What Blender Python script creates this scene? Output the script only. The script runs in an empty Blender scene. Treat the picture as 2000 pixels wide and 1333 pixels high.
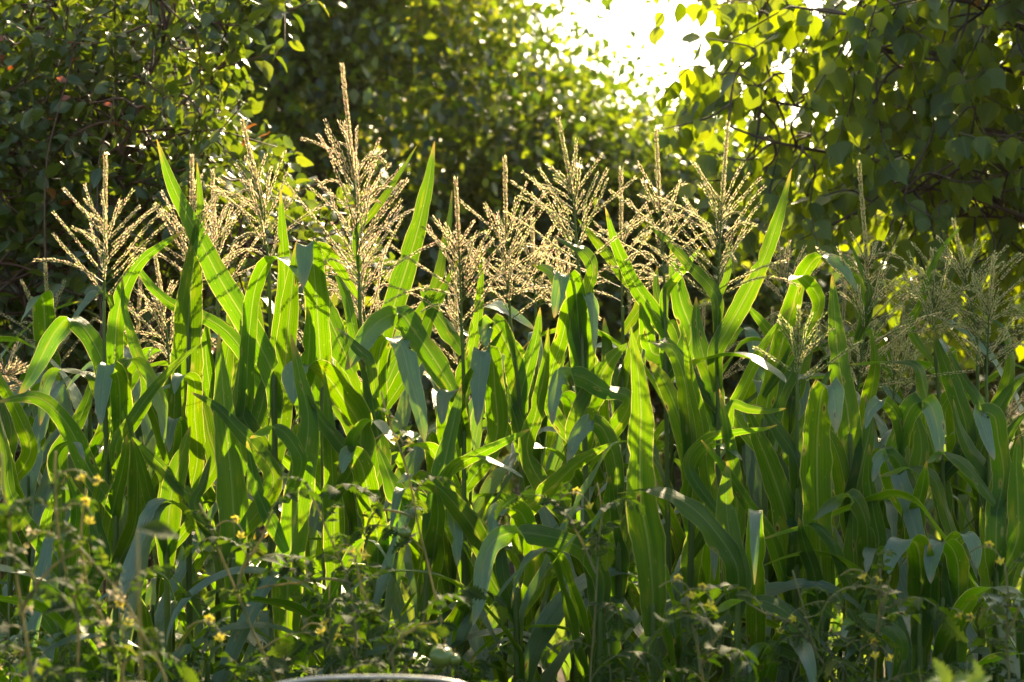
import bpy, math, random
import numpy as np
from mathutils import Vector

R = math.radians
rng = np.random.default_rng(11)
random.seed(11)
sc = bpy.context.scene
col = sc.collection

# ------------------------------------------------------------------ camera
CAM_Z = 1.5
LENS = 70.0
cd = bpy.data.cameras.new("camera")
cd.lens = LENS; cd.sensor_width = 36.0
cd.clip_start = 0.05; cd.clip_end = 2000
cd.dof.use_dof = True
cd.dof.focus_distance = 5.35
cd.dof.aperture_fstop = 4.5
cam = bpy.data.objects.new("camera", cd); col.objects.link(cam)
cam.location = (0, 0, CAM_Z); cam.rotation_euler = (R(90), 0, 0)
sc.camera = cam

# ------------------------------------------------------------------ light
SUN_AZ, SUN_EL = 16.0, 34.0          # degrees to the right of the view, above the horizon
wd = bpy.data.worlds.new("World"); sc.world = wd; wd.use_nodes = True
nt = wd.node_tree; nt.nodes.clear()
sky = nt.nodes.new("ShaderNodeTexSky"); sky.sky_type = 'NISHITA'
sky.sun_disc = False
sky.sun_elevation = R(SUN_EL); sky.sun_rotation = R(SUN_AZ)
sky.air_density = 1.0; sky.dust_density = 3.0; sky.ozone_density = 1.0; sky.altitude = 100
bg = nt.nodes.new("ShaderNodeBackground"); bg.inputs[1].default_value = 0.12
wo = nt.nodes.new("ShaderNodeOutputWorld")
wb = nt.nodes.new("ShaderNodeMix"); wb.data_type = 'RGBA'; wb.blend_type = 'MULTIPLY'; wb.inputs[0].default_value = 1.0
wb.inputs[7].default_value = (1.0, 1.0, 0.80, 1.0)      # the photograph's warm white balance
nt.links.new(sky.outputs[0], wb.inputs[6]); nt.links.new(wb.outputs[2], bg.inputs[0]); nt.links.new(bg.outputs[0], wo.inputs[0])
sl = bpy.data.lights.new("sun", 'SUN'); sl.energy = 5.0; sl.angle = R(0.5); sl.color = (1.0, 0.79, 0.50)
so = bpy.data.objects.new("sun", sl); col.objects.link(so)
L = Vector((math.sin(R(SUN_AZ))*math.cos(R(SUN_EL)), math.cos(R(SUN_AZ))*math.cos(R(SUN_EL)), math.sin(R(SUN_EL))))
so.rotation_euler = L.to_track_quat('Z', 'Y').to_euler()
so.location = L * 30
sc.view_settings.view_transform = 'Standard'; sc.view_settings.look = 'None'
sc.view_settings.gamma = 1.0; sc.view_settings.exposure = 1.97
sc.cycles.max_bounces = 7; sc.cycles.transmission_bounces = 5; sc.cycles.diffuse_bounces = 4; sc.cycles.glossy_bounces = 2
sc.cycles.use_denoising = True
sc.cycles.sample_clamp_indirect = 6.0
sc.cycles.caustics_reflective = False; sc.cycles.caustics_refractive = False

HW = 18.0 / LENS                     # half width of the view per metre of distance
def W3(px, py, y):
    "a point of the garden seen at px,py of the 2000x1333 photograph, y metres away"
    k = HW * y / 1000.0
    return np.array([(px - 1000) * k, y, CAM_Z - (py - 666.5) * k])

# ------------------------------------------------------------------ materials
def new_mat(name):
    m = bpy.data.materials.new(name); m.use_nodes = True
    n = m.node_tree; n.nodes.clear()
    return m, n, n.nodes, n.links

def rgb(c): return (c[0], c[1], c[2], 1.0)

def mathn(n, op, a, b=None, c=None):
    x = n.nodes.new("ShaderNodeMath"); x.operation = op
    for i, v in enumerate((a, b, c)):
        if v is None: continue
        if isinstance(v, (int, float)): x.inputs[i].default_value = v
        else: n.links.new(v, x.inputs[i])
    return x.outputs[0]

def mixc(n, f, a, b, blend='MIX'):
    x = n.nodes.new("ShaderNodeMix"); x.data_type = 'RGBA'; x.blend_type = blend
    for idx, v in ((0, f), (6, a), (7, b)):
        if isinstance(v, (int, float)): x.inputs[idx].default_value = v
        elif isinstance(v, tuple): x.inputs[idx].default_value = rgb(v)
        else: n.links.new(v, x.inputs[idx])
    return x.outputs[2]

def maprange(n, v, a, b, c=0.0, d=1.0):
    x = n.nodes.new("ShaderNodeMapRange"); n.links.new(v, x.inputs[0])
    for i, q in enumerate((a, b, c, d)): x.inputs[i+1].default_value = q
    return x.outputs[0]

def leaf_shader(n, basec, trans, rough, tf, spec=0.5, bump=None, coat=0.0):
    p = n.nodes.new("ShaderNodeBsdfPrincipled")
    t = n.nodes.new("ShaderNodeBsdfTranslucent")
    mx = n.nodes.new("ShaderNodeMixShader"); o = n.nodes.new("ShaderNodeOutputMaterial")
    for v, s in ((basec, p.inputs['Base Color']), (trans, t.inputs['Color']), (rough, p.inputs['Roughness'])):
        if isinstance(v, tuple): s.default_value = rgb(v)
        elif isinstance(v, (int, float)): s.default_value = v
        else: n.links.new(v, s)
    if isinstance(spec, (int, float)): p.inputs['Specular IOR Level'].default_value = spec
    else: n.links.new(spec, p.inputs['Specular IOR Level'])
    if coat: p.inputs['Coat Weight'].default_value = coat
    if bump is not None:
        n.links.new(bump, p.inputs['Normal']); n.links.new(bump, t.inputs['Normal'])
    mx.inputs[0].default_value = tf
    n.links.new(p.outputs[0], mx.inputs[1]); n.links.new(t.outputs[0], mx.inputs[2])
    n.links.new(mx.outputs[0], o.inputs[0])

def corn_leaf_mat():
    m, n, N, K = new_mat("corn_leaf")
    uv = N.new("ShaderNodeUVMap"); uv.uv_map = "UVMap"
    sep = N.new("ShaderNodeSeparateXYZ"); K.new(uv.outputs[0], sep.inputs[0])
    u, v = sep.outputs[0], sep.outputs[1]          # u across 0..1, v along in metres
    oi = N.new("ShaderNodeObjectInfo"); rnd = oi.outputs['Random']
    # stretched vein noise
    cmb = N.new("ShaderNodeCombineXYZ")
    K.new(mathn(n, 'MULTIPLY', u, 34.0), cmb.inputs[0]); K.new(mathn(n, 'MULTIPLY', v, 1.6), cmb.inputs[1]); K.new(mathn(n, 'MULTIPLY', rnd, 40.0), cmb.inputs[2])
    no = N.new("ShaderNodeTexNoise"); no.inputs['Scale'].default_value = 1.0; no.inputs['Detail'].default_value = 3.0
    K.new(cmb.outputs[0], no.inputs['Vector'])
    vein = maprange(n, no.outputs[0], 0.35, 0.68)
    # fine parallel veins
    fine = mathn(n, 'SINE', mathn(n, 'MULTIPLY', u, 130.0))
    fine = maprange(n, fine, -1, 1, 0.0, 1.0)
    # broad blotches
    cm2 = N.new("ShaderNodeCombineXYZ")
    K.new(mathn(n, 'MULTIPLY', u, 2.0), cm2.inputs[0]); K.new(mathn(n, 'MULTIPLY', v, 7.0), cm2.inputs[1]); K.new(mathn(n, 'MULTIPLY', rnd, 90.0), cm2.inputs[2])
    nb = N.new("ShaderNodeTexNoise"); nb.inputs['Scale'].default_value = 1.3; nb.inputs['Detail'].default_value = 4.0
    K.new(cm2.outputs[0], nb.inputs['Vector'])
    blot = maprange(n, nb.outputs[0], 0.3, 0.7)
    mid = mathn(n, 'ABSOLUTE', mathn(n, 'SUBTRACT', u, 0.5))
    midm = maprange(n, mid, 0.022, 0.045, 1.0, 0.0)
    edge = maprange(n, mid, 0.462, 0.490, 0.0, 1.0)
    at = N.new("ShaderNodeAttribute"); at.attribute_name = "along"   # 0 base .. 1 tip
    tip = maprange(n, mathn(n, 'ADD', at.outputs['Fac'], mathn(n, 'MULTIPLY', nb.outputs[0], 0.10)), 0.97, 1.04, 0.0, 1.0)
    tip = mathn(n, 'MULTIPLY', tip, maprange(n, rnd, 0.2, 0.4))
    # small pale specks and scratches
    sp = N.new("ShaderNodeTexVoronoi"); sp.inputs['Scale'].default_value = 1.0
    cm3 = N.new("ShaderNodeCombineXYZ")
    K.new(mathn(n, 'MULTIPLY', u, 5.0), cm3.inputs[0]); K.new(mathn(n, 'MULTIPLY', v, 30.0), cm3.inputs[1]); K.new(mathn(n, 'MULTIPLY', rnd, 60.0), cm3.inputs[2])
    K.new(cm3.outputs[0], sp.inputs['Vector'])
    spk = mathn(n, 'MULTIPLY', maprange(n, sp.outputs['Distance'], 0.05, 0.12, 1.0, 0.0), 0.6)

    c = mixc(n, vein, (0.008, 0.036, 0.002), (0.018, 0.066, 0.003))
    c = mixc(n, mathn(n, 'MULTIPLY', blot, 0.45), c, (0.045, 0.085, 0.010))
    c = mixc(n, mathn(n, 'MULTIPLY', fine, 0.15), c, (0.05, 0.09, 0.02))
    c = mixc(n, mathn(n, 'MULTIPLY', rnd, 0.35), c, (0.016, 0.060, 0.014))
    c = mixc(n, mathn(n, 'MULTIPLY', midm, 0.6), c, (0.11, 0.17, 0.05))
    c = mixc(n, mathn(n, 'MULTIPLY', edge, 0.4), c, (0.14, 0.19, 0.05))
    c = mixc(n, spk, c, (0.28, 0.30, 0.10))
    c = mixc(n, tip, c, (0.34, 0.24, 0.07))
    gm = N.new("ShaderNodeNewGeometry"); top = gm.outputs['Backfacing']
    c = mixc(n, mathn(n, 'MULTIPLY', top, 0.80), c, (0.080, 0.132, 0.084))  # glaucous upper side, with pale sky sheen put into its colour
    t = mixc(n, vein, (0.085, 0.245, 0.0), (0.280, 0.470, 0.0))
    t = mixc(n, mathn(n, 'MULTIPLY', blot, 0.5), t, (0.34, 0.51, 0.0))
    t = mixc(n, mathn(n, 'MULTIPLY', fine, 0.18), t, (0.06, 0.17, 0.0))
    t = mixc(n, mathn(n, 'MULTIPLY', rnd, 0.45), t, (0.09, 0.30, 0.0))
    t = mixc(n, mathn(n, 'MULTIPLY', midm, 0.55), t, (0.40, 0.46, 0.10))
    t = mixc(n, mathn(n, 'MULTIPLY', edge, 0.85), t, (0.80, 0.72, 0.22))  # thin backlit rim highlight put into the margin's translucent colour
    t = mixc(n, spk, t, (0.55, 0.60, 0.10))
    # chewed, browned spots with a pale rim, and a little yellowing, on some leaves
    sp2 = N.new("ShaderNodeTexVoronoi"); sp2.inputs['Scale'].default_value = 1.0
    cm4 = N.new("ShaderNodeCombineXYZ")
    K.new(mathn(n, 'ADD', mathn(n, 'MULTIPLY', u, 1.6), mathn(n, 'MULTIPLY', no.outputs[0], 0.25)), cm4.inputs[0]); K.new(mathn(n, 'MULTIPLY', v, 9.0), cm4.inputs[1]); K.new(mathn(n, 'MULTIPLY', rnd, 33.0), cm4.inputs[2])
    K.new(cm4.outputs[0], sp2.inputs['Vector'])
    rim_ = mathn(n, 'MULTIPLY', maprange(n, sp2.outputs['Distance'], 0.10, 0.17, 1.0, 0.0), 0.6)
    core = maprange(n, sp2.outputs['Distance'], 0.06, 0.09, 1.0, 0.0)
    yel = mathn(n, 'MULTIPLY', maprange(n, nb.outputs[0], 0.60, 0.74), 0.5)
    c = mixc(n, yel, c, (0.11, 0.13, 0.02)); t = mixc(n, yel, t, (0.52, 0.50, 0.01))
    c = mixc(n, rim_, c, (0.20, 0.20, 0.06)); t = mixc(n, rim_, t, (0.60, 0.52, 0.08))
    c = mixc(n, core, c, (0.06, 0.04, 0.02)); t = mixc(n, core, t, (0.10, 0.05, 0.01))
    t = mixc(n, tip, t, (0.60, 0.40, 0.06))
    # some leaves are older and thicker than others
    age = maprange(n, mathn(n, 'FRACT', mathn(n, 'MULTIPLY', rnd, 7.31)), 0.0, 0.6, 0.70, 1.08)
    agec = N.new("ShaderNodeCombineXYZ")
    for k_ in range(3): K.new(age, agec.inputs[k_])
    t = mixc(n, 1.0, t, agec.outputs[0], 'MULTIPLY')
    bp = N.new("ShaderNodeBump"); bp.inputs['Strength'].default_value = 0.35; bp.inputs['Distance'].default_value = 0.002
    hh = mathn(n, 'ADD', mathn(n, 'MULTIPLY', fine, 0.5), mathn(n, 'ADD', vein, mathn(n, 'MULTIPLY', midm, -1.5)))
    K.new(hh, bp.inputs['Height'])
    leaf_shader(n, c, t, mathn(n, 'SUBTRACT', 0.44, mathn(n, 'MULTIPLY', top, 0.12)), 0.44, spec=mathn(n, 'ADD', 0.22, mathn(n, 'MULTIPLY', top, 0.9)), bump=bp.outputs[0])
    return m

def tree_leaf_mat(name, stops, tstops, rough=0.32, tf=0.40, spec=0.6, veins=True):
    "stops: colours along the per-leaf random value"
    m, n, N, K = new_mat(name)
    at = N.new("ShaderNodeAttribute"); at.attribute_name = "rnd"
    def ramp(st):
        r = N.new("ShaderNodeValToRGB"); K.new(at.outputs['Fac'], r.inputs[0])
        e = r.color_ramp.elements
        e[0].position = st[0][0]; e[0].color = rgb(st[0][1])
        e[1].position = st[-1][0]; e[1].color = rgb(st[-1][1])
        for p, cc in st[1:-1]:
            x = e.new(p); x.color = rgb(cc)
        return r.outputs[0]
    c, t = ramp(stops), ramp(tstops)
    b = None
    if veins:
        uv = N.new("ShaderNodeUVMap"); uv.uv_map = "UVMap"
        sep = N.new("ShaderNodeSeparateXYZ"); K.new(uv.outputs[0], sep.inputs[0])
        mid = mathn(n, 'ABSOLUTE', mathn(n, 'SUBTRACT', sep.outputs[0], 0.5))
        mm = maprange(n, mid, 0.012, 0.04, 1.0, 0.0)
        vv = mathn(n, 'SINE', mathn(n, 'MULTIPLY', mathn(n, 'SUBTRACT', sep.outputs[1], mathn(n, 'MULTIPLY', mid, 0.9)), 42.0))
        vv = maprange(n, vv, 0.8, 1.0)
        ve = mathn(n, 'MAXIMUM', mm, mathn(n, 'MULTIPLY', vv, 0.6))
        c = mixc(n, mathn(n, 'MULTIPLY', ve, 0.5), c, (0.16, 0.22, 0.06))
        t = mixc(n, mathn(n, 'MULTIPLY', ve, 0.45), t, (0.10, 0.22, 0.01))
        bp = N.new("ShaderNodeBump"); bp.inputs['Strength'].default_value = 0.3; bp.inputs['Distance'].default_value = 0.002
        K.new(ve, bp.inputs['Height']); b = bp.outputs[0]
    leaf_shader(n, c, t, rough, tf, spec=spec, bump=b)
    return m

def simple_mat(name, c1, c2, scale=30.0, rough=0.6, spec=0.4, metal=0.0, tf=0.0, trans=None, stretch=(1, 1, 1), bump=0.3):
    m, n, N, K = new_mat(name)
    tc = N.new("ShaderNodeTexCoord"); mp = N.new("ShaderNodeMapping"); mp.inputs['Scale'].default_value = stretch
    K.new(tc.outputs['Object'], mp.inputs[0])
    no = N.new("ShaderNodeTexNoise"); no.inputs['Scale'].default_value = scale; no.inputs['Detail'].default_value = 5.0
    K.new(mp.outputs[0], no.inputs['Vector'])
    f = maprange(n, no.outputs[0], 0.32, 0.68)
    c = mixc(n, f, c1, c2)
    p = N.new("ShaderNodeBsdfPrincipled"); K.new(c, p.inputs['Base Color'])
    p.inputs['Roughness'].default_value = rough; p.inputs['Specular IOR Level'].default_value = spec; p.inputs['Metallic'].default_value = metal
    if bump:
        bp = N.new("ShaderNodeBump"); bp.inputs['Strength'].default_value = bump; bp.inputs['Distance'].default_value = 0.003
        K.new(no.outputs[0], bp.inputs['Height']); K.new(bp.outputs[0], p.inputs['Normal'])
    o = N.new("ShaderNodeOutputMaterial")
    if tf:
        t = N.new("ShaderNodeBsdfTranslucent"); t.inputs[0].default_value = rgb(trans or c2)
        mx = N.new("ShaderNodeMixShader"); mx.inputs[0].default_value = tf
        K.new(p.outputs[0], mx.inputs[1]); K.new(t.outputs[0], mx.inputs[2]); K.new(mx.outputs[0], o.inputs[0])
    else:
        K.new(p.outputs[0], o.inputs[0])
    return m

M_CORN = corn_leaf_mat()
M_STALK = simple_mat("corn_stalk", (0.045, 0.085, 0.012), (0.10, 0.14, 0.03), 14, 0.5, 0.3, tf=0.25, trans=(0.26, 0.34, 0.02), stretch=(3, 3, 0.4))
M_TASSEL = tree_leaf_mat("tassel_spikelets",
    [(0.0, (0.13, 0.18, 0.05)), (0.35, (0.28, 0.26, 0.12)), (0.7, (0.36, 0.26, 0.16)), (1.0, (0.34, 0.19, 0.15))],
    [(0.0, (0.42, 0.50, 0.13)), (0.35, (0.72, 0.64, 0.32)), (0.7, (0.80, 0.60, 0.38)), (1.0, (0.70, 0.44, 0.32))],
    rough=0.5, tf=0.52, spec=0.4, veins=False)
M_CENTRE = tree_leaf_mat("tree_foliage",
    [(0.0, (0.010, 0.030, 0.012)), (0.5, (0.020, 0.046, 0.012)), (0.85, (0.045, 0.075, 0.012)), (1.0, (0.09, 0.11, 0.02))],
    [(0.0, (0.08, 0.15, 0.004)), (0.5, (0.19, 0.28, 0.004)), (0.85, (0.36, 0.45, 0.006)), (1.0, (0.48, 0.50, 0.02))],
    rough=0.38, tf=0.42, spec=0.75, veins=False)
M_BUSH = tree_leaf_mat("bush_foliage",
    [(0.0, (0.018, 0.036, 0.009)), (0.5, (0.028, 0.052, 0.011)), (0.93, (0.06, 0.085, 0.014)), (0.965, (0.16, 0.10, 0.02)), (1.0, (0.26, 0.035, 0.02))],
    [(0.0, (0.10, 0.17, 0.003)), (0.5, (0.19, 0.27, 0.005)), (0.93, (0.34, 0.38, 0.008)), (0.965, (0.34, 0.20, 0.015)), (1.0, (0.40, 0.06, 0.02))],
    rough=0.32, tf=0.38, spec=0.75)
M_APR = tree_leaf_mat("apricot_foliage",
    [(0.0, (0.013, 0.036, 0.004)), (0.5, (0.022, 0.056, 0.005)), (0.95, (0.055, 0.095, 0.010)), (1.0, (0.20, 0.15, 0.03))],
    [(0.0, (0.20, 0.29, 0.0)), (0.5, (0.33, 0.42, 0.0)), (0.95, (0.47, 0.53, 0.0)), (1.0, (0.55, 0.40, 0.03))],
    rough=0.42, tf=0.44, spec=0.5)
M_TOM = tree_leaf_mat("tomato_foliage",
    [(0.0, (0.007, 0.018, 0.004)), (0.5, (0.012, 0.028, 0.005)), (0.9, (0.03, 0.05, 0.010)), (1.0, (0.10, 0.09, 0.03))],
    [(0.0, (0.04, 0.11, 0.002)), (0.5, (0.09, 0.17, 0.003)), (0.9, (0.18, 0.25, 0.008)), (1.0, (0.40, 0.34, 0.05))],
    rough=0.7, tf=0.34, spec=0.12)
M_WEED = tree_leaf_mat("weed_foliage",
    [(0.0, (0.05, 0.12, 0.015)), (1.0, (0.12, 0.20, 0.02))],
    [(0.0, (0.25, 0.45, 0.01)), (1.0, (0.48, 0.55, 0.02))], rough=0.5, tf=0.45, spec=0.4)
M_BARK = simple_mat("bark", (0.035, 0.022, 0.016), (0.11, 0.075, 0.055), 9, 0.8, 0.25, stretch=(2, 2, 0.5), bump=0.8)
M_TWIG = simple_mat("red_twig", (0.05, 0.022, 0.014), (0.12, 0.055, 0.035), 30, 0.55, 0.4)
M_TSTEM = simple_mat("tomato_stem", (0.08, 0.10, 0.035), (0.16, 0.16, 0.075), 26, 0.6, 0.4, tf=0.35, trans=(0.50, 0.44, 0.20))
M_DRY = simple_mat("dry_bracts", (0.36, 0.29, 0.17), (0.55, 0.46, 0.30), 60, 0.7, 0.3, tf=0.4, trans=(0.72, 0.58, 0.36))
M_YEL = simple_mat("yellow_petals", (0.55, 0.45, 0.03), (0.66, 0.56, 0.06), 80, 0.5, 0.3, tf=0.3, trans=(0.75, 0.62, 0.06))
M_FRUIT = simple_mat("green_tomato", (0.07, 0.11, 0.018), (0.13, 0.17, 0.03), 20, 0.28, 0.5, bump=0.0)
M_APF = simple_mat("apricot_skin", (0.32, 0.13, 0.03), (0.42, 0.24, 0.06), 20, 0.5, 0.4, bump=0.1)
M_METAL = simple_mat("hoop_metal", (0.34, 0.32, 0.30), (0.46, 0.43, 0.40), 40, 0.38, 0.5, metal=0.75, bump=0.1)
M_SOIL = simple_mat("soil", (0.030, 0.020, 0.013), (0.085, 0.060, 0.040), 6, 0.95, 0.1, bump=0.9)
M_GRASS = tree_leaf_mat("grass", [(0.0, (0.03, 0.07, 0.015)), (1.0, (0.10, 0.14, 0.03))],
    [(0.0, (0.12, 0.28, 0.01)), (1.0, (0.35, 0.42, 0.03))], rough=0.5, tf=0.4, spec=0.3, veins=False)

# ------------------------------------------------------------------ mesh helpers
class Buf:
    def __init__(s):
        s.V = []; s.F = []; s.UV = []; s.R = []; s.A = []; s.MI = []; s.n = 0
    def add(s, V, F, uv=None, rnd=0.5, along=0.0, mi=0):
        V = np.asarray(V, float); m = len(V)
        s.V.append(V)
        for f in (F if isinstance(F, list) else [F]):
            f = np.asarray(f, int) + s.n
            s.F.append(f); s.MI.append(np.full(len(f), mi, int))
        s.UV.append(np.zeros((m, 2)) if uv is None else np.asarray(uv, float))
        s.R.append(np.broadcast_to(np.asarray(rnd, float), (m,)).copy())
        s.A.append(np.broadcast_to(np.asarray(along, float), (m,)).copy())
        s.n += m
    def mesh(s, name, mats, origin=(0, 0, 0), smooth=True):
        V = np.concatenate(s.V) - np.asarray(origin, float)
        me = bpy.data.meshes.new(name)
        me.vertices.add(len(V)); me.vertices.foreach_set("co", V.ravel().astype(np.float32))
        loops = np.concatenate([f.ravel() for f in s.F])
        tot = np.concatenate([np.full(len(f), f.shape[1], int) for f in s.F])
        st = np.concatenate([[0], np.cumsum(tot)[:-1]])
        me.loops.add(len(loops)); me.loops.foreach_set("vertex_index", loops.astype(np.int32))
        me.polygons.add(len(tot)); me.polygons.foreach_set("loop_start", st.astype(np.int32))
        me.polygons.foreach_set("material_index", np.concatenate(s.MI).astype(np.int32))
        me.polygons.foreach_set("use_smooth", np.full(len(tot), smooth))
        me.update(calc_edges=True)
        uvl = me.uv_layers.new(name="UVMap")
        uvl.data.foreach_set("uv", np.concatenate(s.UV)[loops].ravel().astype(np.float32))
        a = me.attributes.new("rnd", 'FLOAT', 'POINT'); a.data.foreach_set("value", np.concatenate(s.R).astype(np.float32))
        a = me.attributes.new("along", 'FLOAT', 'POINT'); a.data.foreach_set("value", np.concatenate(s.A).astype(np.float32))
        for m in (mats if isinstance(mats, (list, tuple)) else [mats]): me.materials.append(m)
        me.validate()
        return me

def link(name, me, parent=None, loc=(0, 0, 0), rot=None, scale=None):
    o = bpy.data.objects.new(name, me); col.objects.link(o)
    o.location = loc
    if rot is not None: o.rotation_euler = rot
    if scale is not None: o.scale = (scale,) * 3
    if parent: o.parent = parent
    return o

def tag(o, label=None, cat=None, group=None, kind=None):
    if label: o["label"] = label
    if cat: o["category"] = cat
    if group: o["group"] = group
    if kind: o["kind"] = kind
    return o

def empty(name, loc, label, cat, group=None):
    return tag(link(name, None, None, loc), label, cat, group)

def grid(nu, nv):
    "nu stations of nv verts"
    i = np.arange(nu - 1)[:, None] * nv; j = np.arange(nv - 1)[None, :]
    a = (i + j).ravel()
    return np.stack([a, a + 1, a + nv + 1, a + nv], 1)

def norm(v): 
    return v / np.maximum(np.linalg.norm(v, axis=-1, keepdims=True), 1e-9)

def spline(P, n):
    "centripetal-like smooth curve through P, n samples evenly spaced along it"
    P = np.asarray(P, float)
    if len(P) == 2:
        t = np.linspace(0, 1, n)[:, None]; return P[0] * (1 - t) + P[1] * t
    Q = np.vstack([2 * P[0] - P[1], P, 2 * P[-1] - P[-2]])
    out = []
    for i in range(1, len(Q) - 2):
        p0, p1, p2, p3 = Q[i-1], Q[i], Q[i+1], Q[i+2]
        d0 = max(np.linalg.norm(p1 - p0), 1e-6) ** .5; d1 = max(np.linalg.norm(p2 - p1), 1e-6) ** .5; d2 = max(np.linalg.norm(p3 - p2), 1e-6) ** .5
        m1 = ((p1 - p0) / d0 - (p2 - p0) / (d0 + d1) + (p2 - p1) / d1) * d1
        m2 = ((p2 - p1) / d1 - (p3 - p1) / (d1 + d2) + (p3 - p2) / d2) * d1
        t = np.linspace(0, 1, 14, endpoint=(i == len(Q) - 3))[:, None]
        out.append((2*t**3 - 3*t**2 + 1) * p1 + (t**3 - 2*t**2 + t) * m1 + (-2*t**3 + 3*t**2) * p2 + (t**3 - t**2) * m2)
    C = np.vstack(out)
    s = np.concatenate([[0], np.cumsum(np.linalg.norm(np.diff(C, axis=0), axis=1))])
    q = np.linspace(0, s[-1], n)
    return np.stack([np.interp(q, s, C[:, k]) for k in range(3)], 1)

def tube(buf, C, rad, sides=6, mi=0, rnd=0.5):
    C = np.asarray(C, float); n = len(C)
    rad = np.broadcast_to(np.asarray(rad, float), (n,))
    T = norm(np.gradient(C, axis=0))
    ref = np.array([0.0, 0, 1]) if abs(T[:, 2].mean()) < 0.8 else np.array([1.0, 0, 0])
    A = norm(np.cross(T, ref)); B = np.cross(T, A)
    th = np.linspace(0, 2 * np.pi, sides, endpoint=False)
    V = C[:, None, :] + rad[:, None, None] * (np.cos(th)[None, :, None] * A[:, None, :] + np.sin(th)[None, :, None] * B[:, None, :])
    i = np.arange(n - 1)[:, None] * sides; j = np.arange(sides)[None, :]
    a = (i + j).ravel(); b = (i + (j + 1) % sides).ravel()
    F = np.stack([a, b, b + sides, a + sides], 1)
    buf.add(V.reshape(-1, 3), F, rnd=rnd, mi=mi)
    buf.add(C[-1:] + T[-1:] * rad[-1], np.zeros((0, 3), int), mi=mi)
    tipi = buf.n - 1; last = tipi - sides
    j = np.arange(sides)
    buf.F.append(np.stack([last + j, last + (j + 1) % sides, np.full(sides, tipi)], 1)); buf.MI.append(np.full(sides, mi, int))

def scatter(buf, tmpl, P, Dy, Nz, S, rnd, mi=0, wid=1.0):
    "tmpl=(V,F,UV): x across, y along, z normal; Dy = length direction, Nz = normal hint"
    V, F, UV = tmpl
    Dy = norm(Dy); X = norm(np.cross(Dy, Nz)); Z = np.cross(X, Dy)
    wid = np.broadcast_to(np.asarray(wid, float), (len(P),))
    A = V[None, :, 0, None] * (X * wid[:, None])[:, None, :] + V[None, :, 1, None] * Dy[:, None, :] + V[None, :, 2, None] * Z[:, None, :]
    A = A * np.asarray(S).reshape(-1, 1, 1) + P[:, None, :]
    m = len(V); off = (np.arange(len(P)) * m)[:, None, None]
    FF = (F[None] + off).reshape(-1, F.shape[1])
    buf.add(A.reshape(-1, 3), FF, np.tile(UV, (len(P), 1)), np.repeat(rnd, m), 0, mi)

def leaf_template(stations, widths, droop=0.12, fold=0.25, wav=0.0):
    "blade of unit length; stations along, half widths"
    V = []; UV = []
    for k, (t, w) in enumerate(zip(stations, widths)):
        z = -droop * t * t
        for sgn in (-1, 0, 1):
            V.append((sgn * w, t, z + abs(sgn) * w * fold + sgn * wav * math.sin(t * 9)))
            UV.append((0.5 + 0.5 * sgn * w / max(widths), t))
    return np.array(V), grid(len(stations), 3), np.array(UV)

# heart-shaped apricot leaf, oval bush leaf, simple far leaf, lobed tomato leaflet, spikelet
T_APR = leaf_template([-0.06, 0.02, 0.14, 0.32, 0.52, 0.70, 0.83, 0.91, 1.0], [0.05, 0.22, 0.37, 0.46, 0.42, 0.27, 0.12, 0.05, 0.004], 0.10, 0.22, 0.02)
T_APR[0][:, 1] += np.where(np.abs(T_APR[0][:, 0]) > 0.1, -0.04, 0.0)
T_OVAL = leaf_template([0, 0.12, 0.3, 0.5, 0.7, 0.87, 1.0], [0.015, 0.15, 0.26, 0.29, 0.22, 0.10, 0.004], 0.22, 0.35, 0.03)
T_FAR = leaf_template([0, 0.45, 1.0], [0.02, 0.27, 0.01], 0.15, 0.25)
_st = np.linspace(0, 1, 13)
_w = 0.30 * np.sin(np.pi * np.clip(_st, 0, 1) ** 0.75) ** 0.8 * np.where(np.arange(13) % 2 == 1, 1.38, 0.62) + 0.004
T_TOM = leaf_template(list(_st), list(_w), 0.35, 0.28, 0.02)
T_SPK = leaf_template([0, 0.35, 0.7, 1.0], [0.08, 0.24, 0.17, 0.02], 0.10, 0.75)

# ------------------------------------------------------------------ ground
def ground():
    b = Buf(); n = 81
    xs = np.sign(np.linspace(-1, 1, n)) * np.abs(np.linspace(-1, 1, n)) ** 3 * 400
    X, Y = np.meshgrid(xs, xs + 5)
    Z = 0.03 * np.sin(X * 2.1) * np.cos(Y * 1.7) * (np.abs(X) < 20) * (np.abs(Y) < 25)
    b.add(np.stack([X, Y, Z], -1).reshape(-1, 3), grid(n, n))
    tag(link("ground", b.mesh("ground", M_SOIL)), kind="structure")
    # low grass and weeds over the soil, far and wide
    g = Buf(); N = 26000
    y = 2.5 + 34 * rng.random(N) ** 1.5; x = (rng.random(N) - 0.5) * (2.5 + y * 1.3)
    P = np.stack([x, y, np.zeros(N)], 1); P = P[(y < 3.0) | (y > 7.2)]; N = len(P)
    D = norm(np.stack([rng.normal(0, .35, N), rng.normal(0, .35, N), np.ones(N)], 1))
    scatter(g, T_FAR, P, D, rng.normal(size=(N, 3)), 0.10 + 0.25 * rng.random(N), rng.random(N), wid=0.25 + 0.3 * rng.random(N))
    tag(link("grass", g.mesh("grass", M_GRASS)), "short green grass and weeds covering the soil", kind="stuff")
ground()

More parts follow.
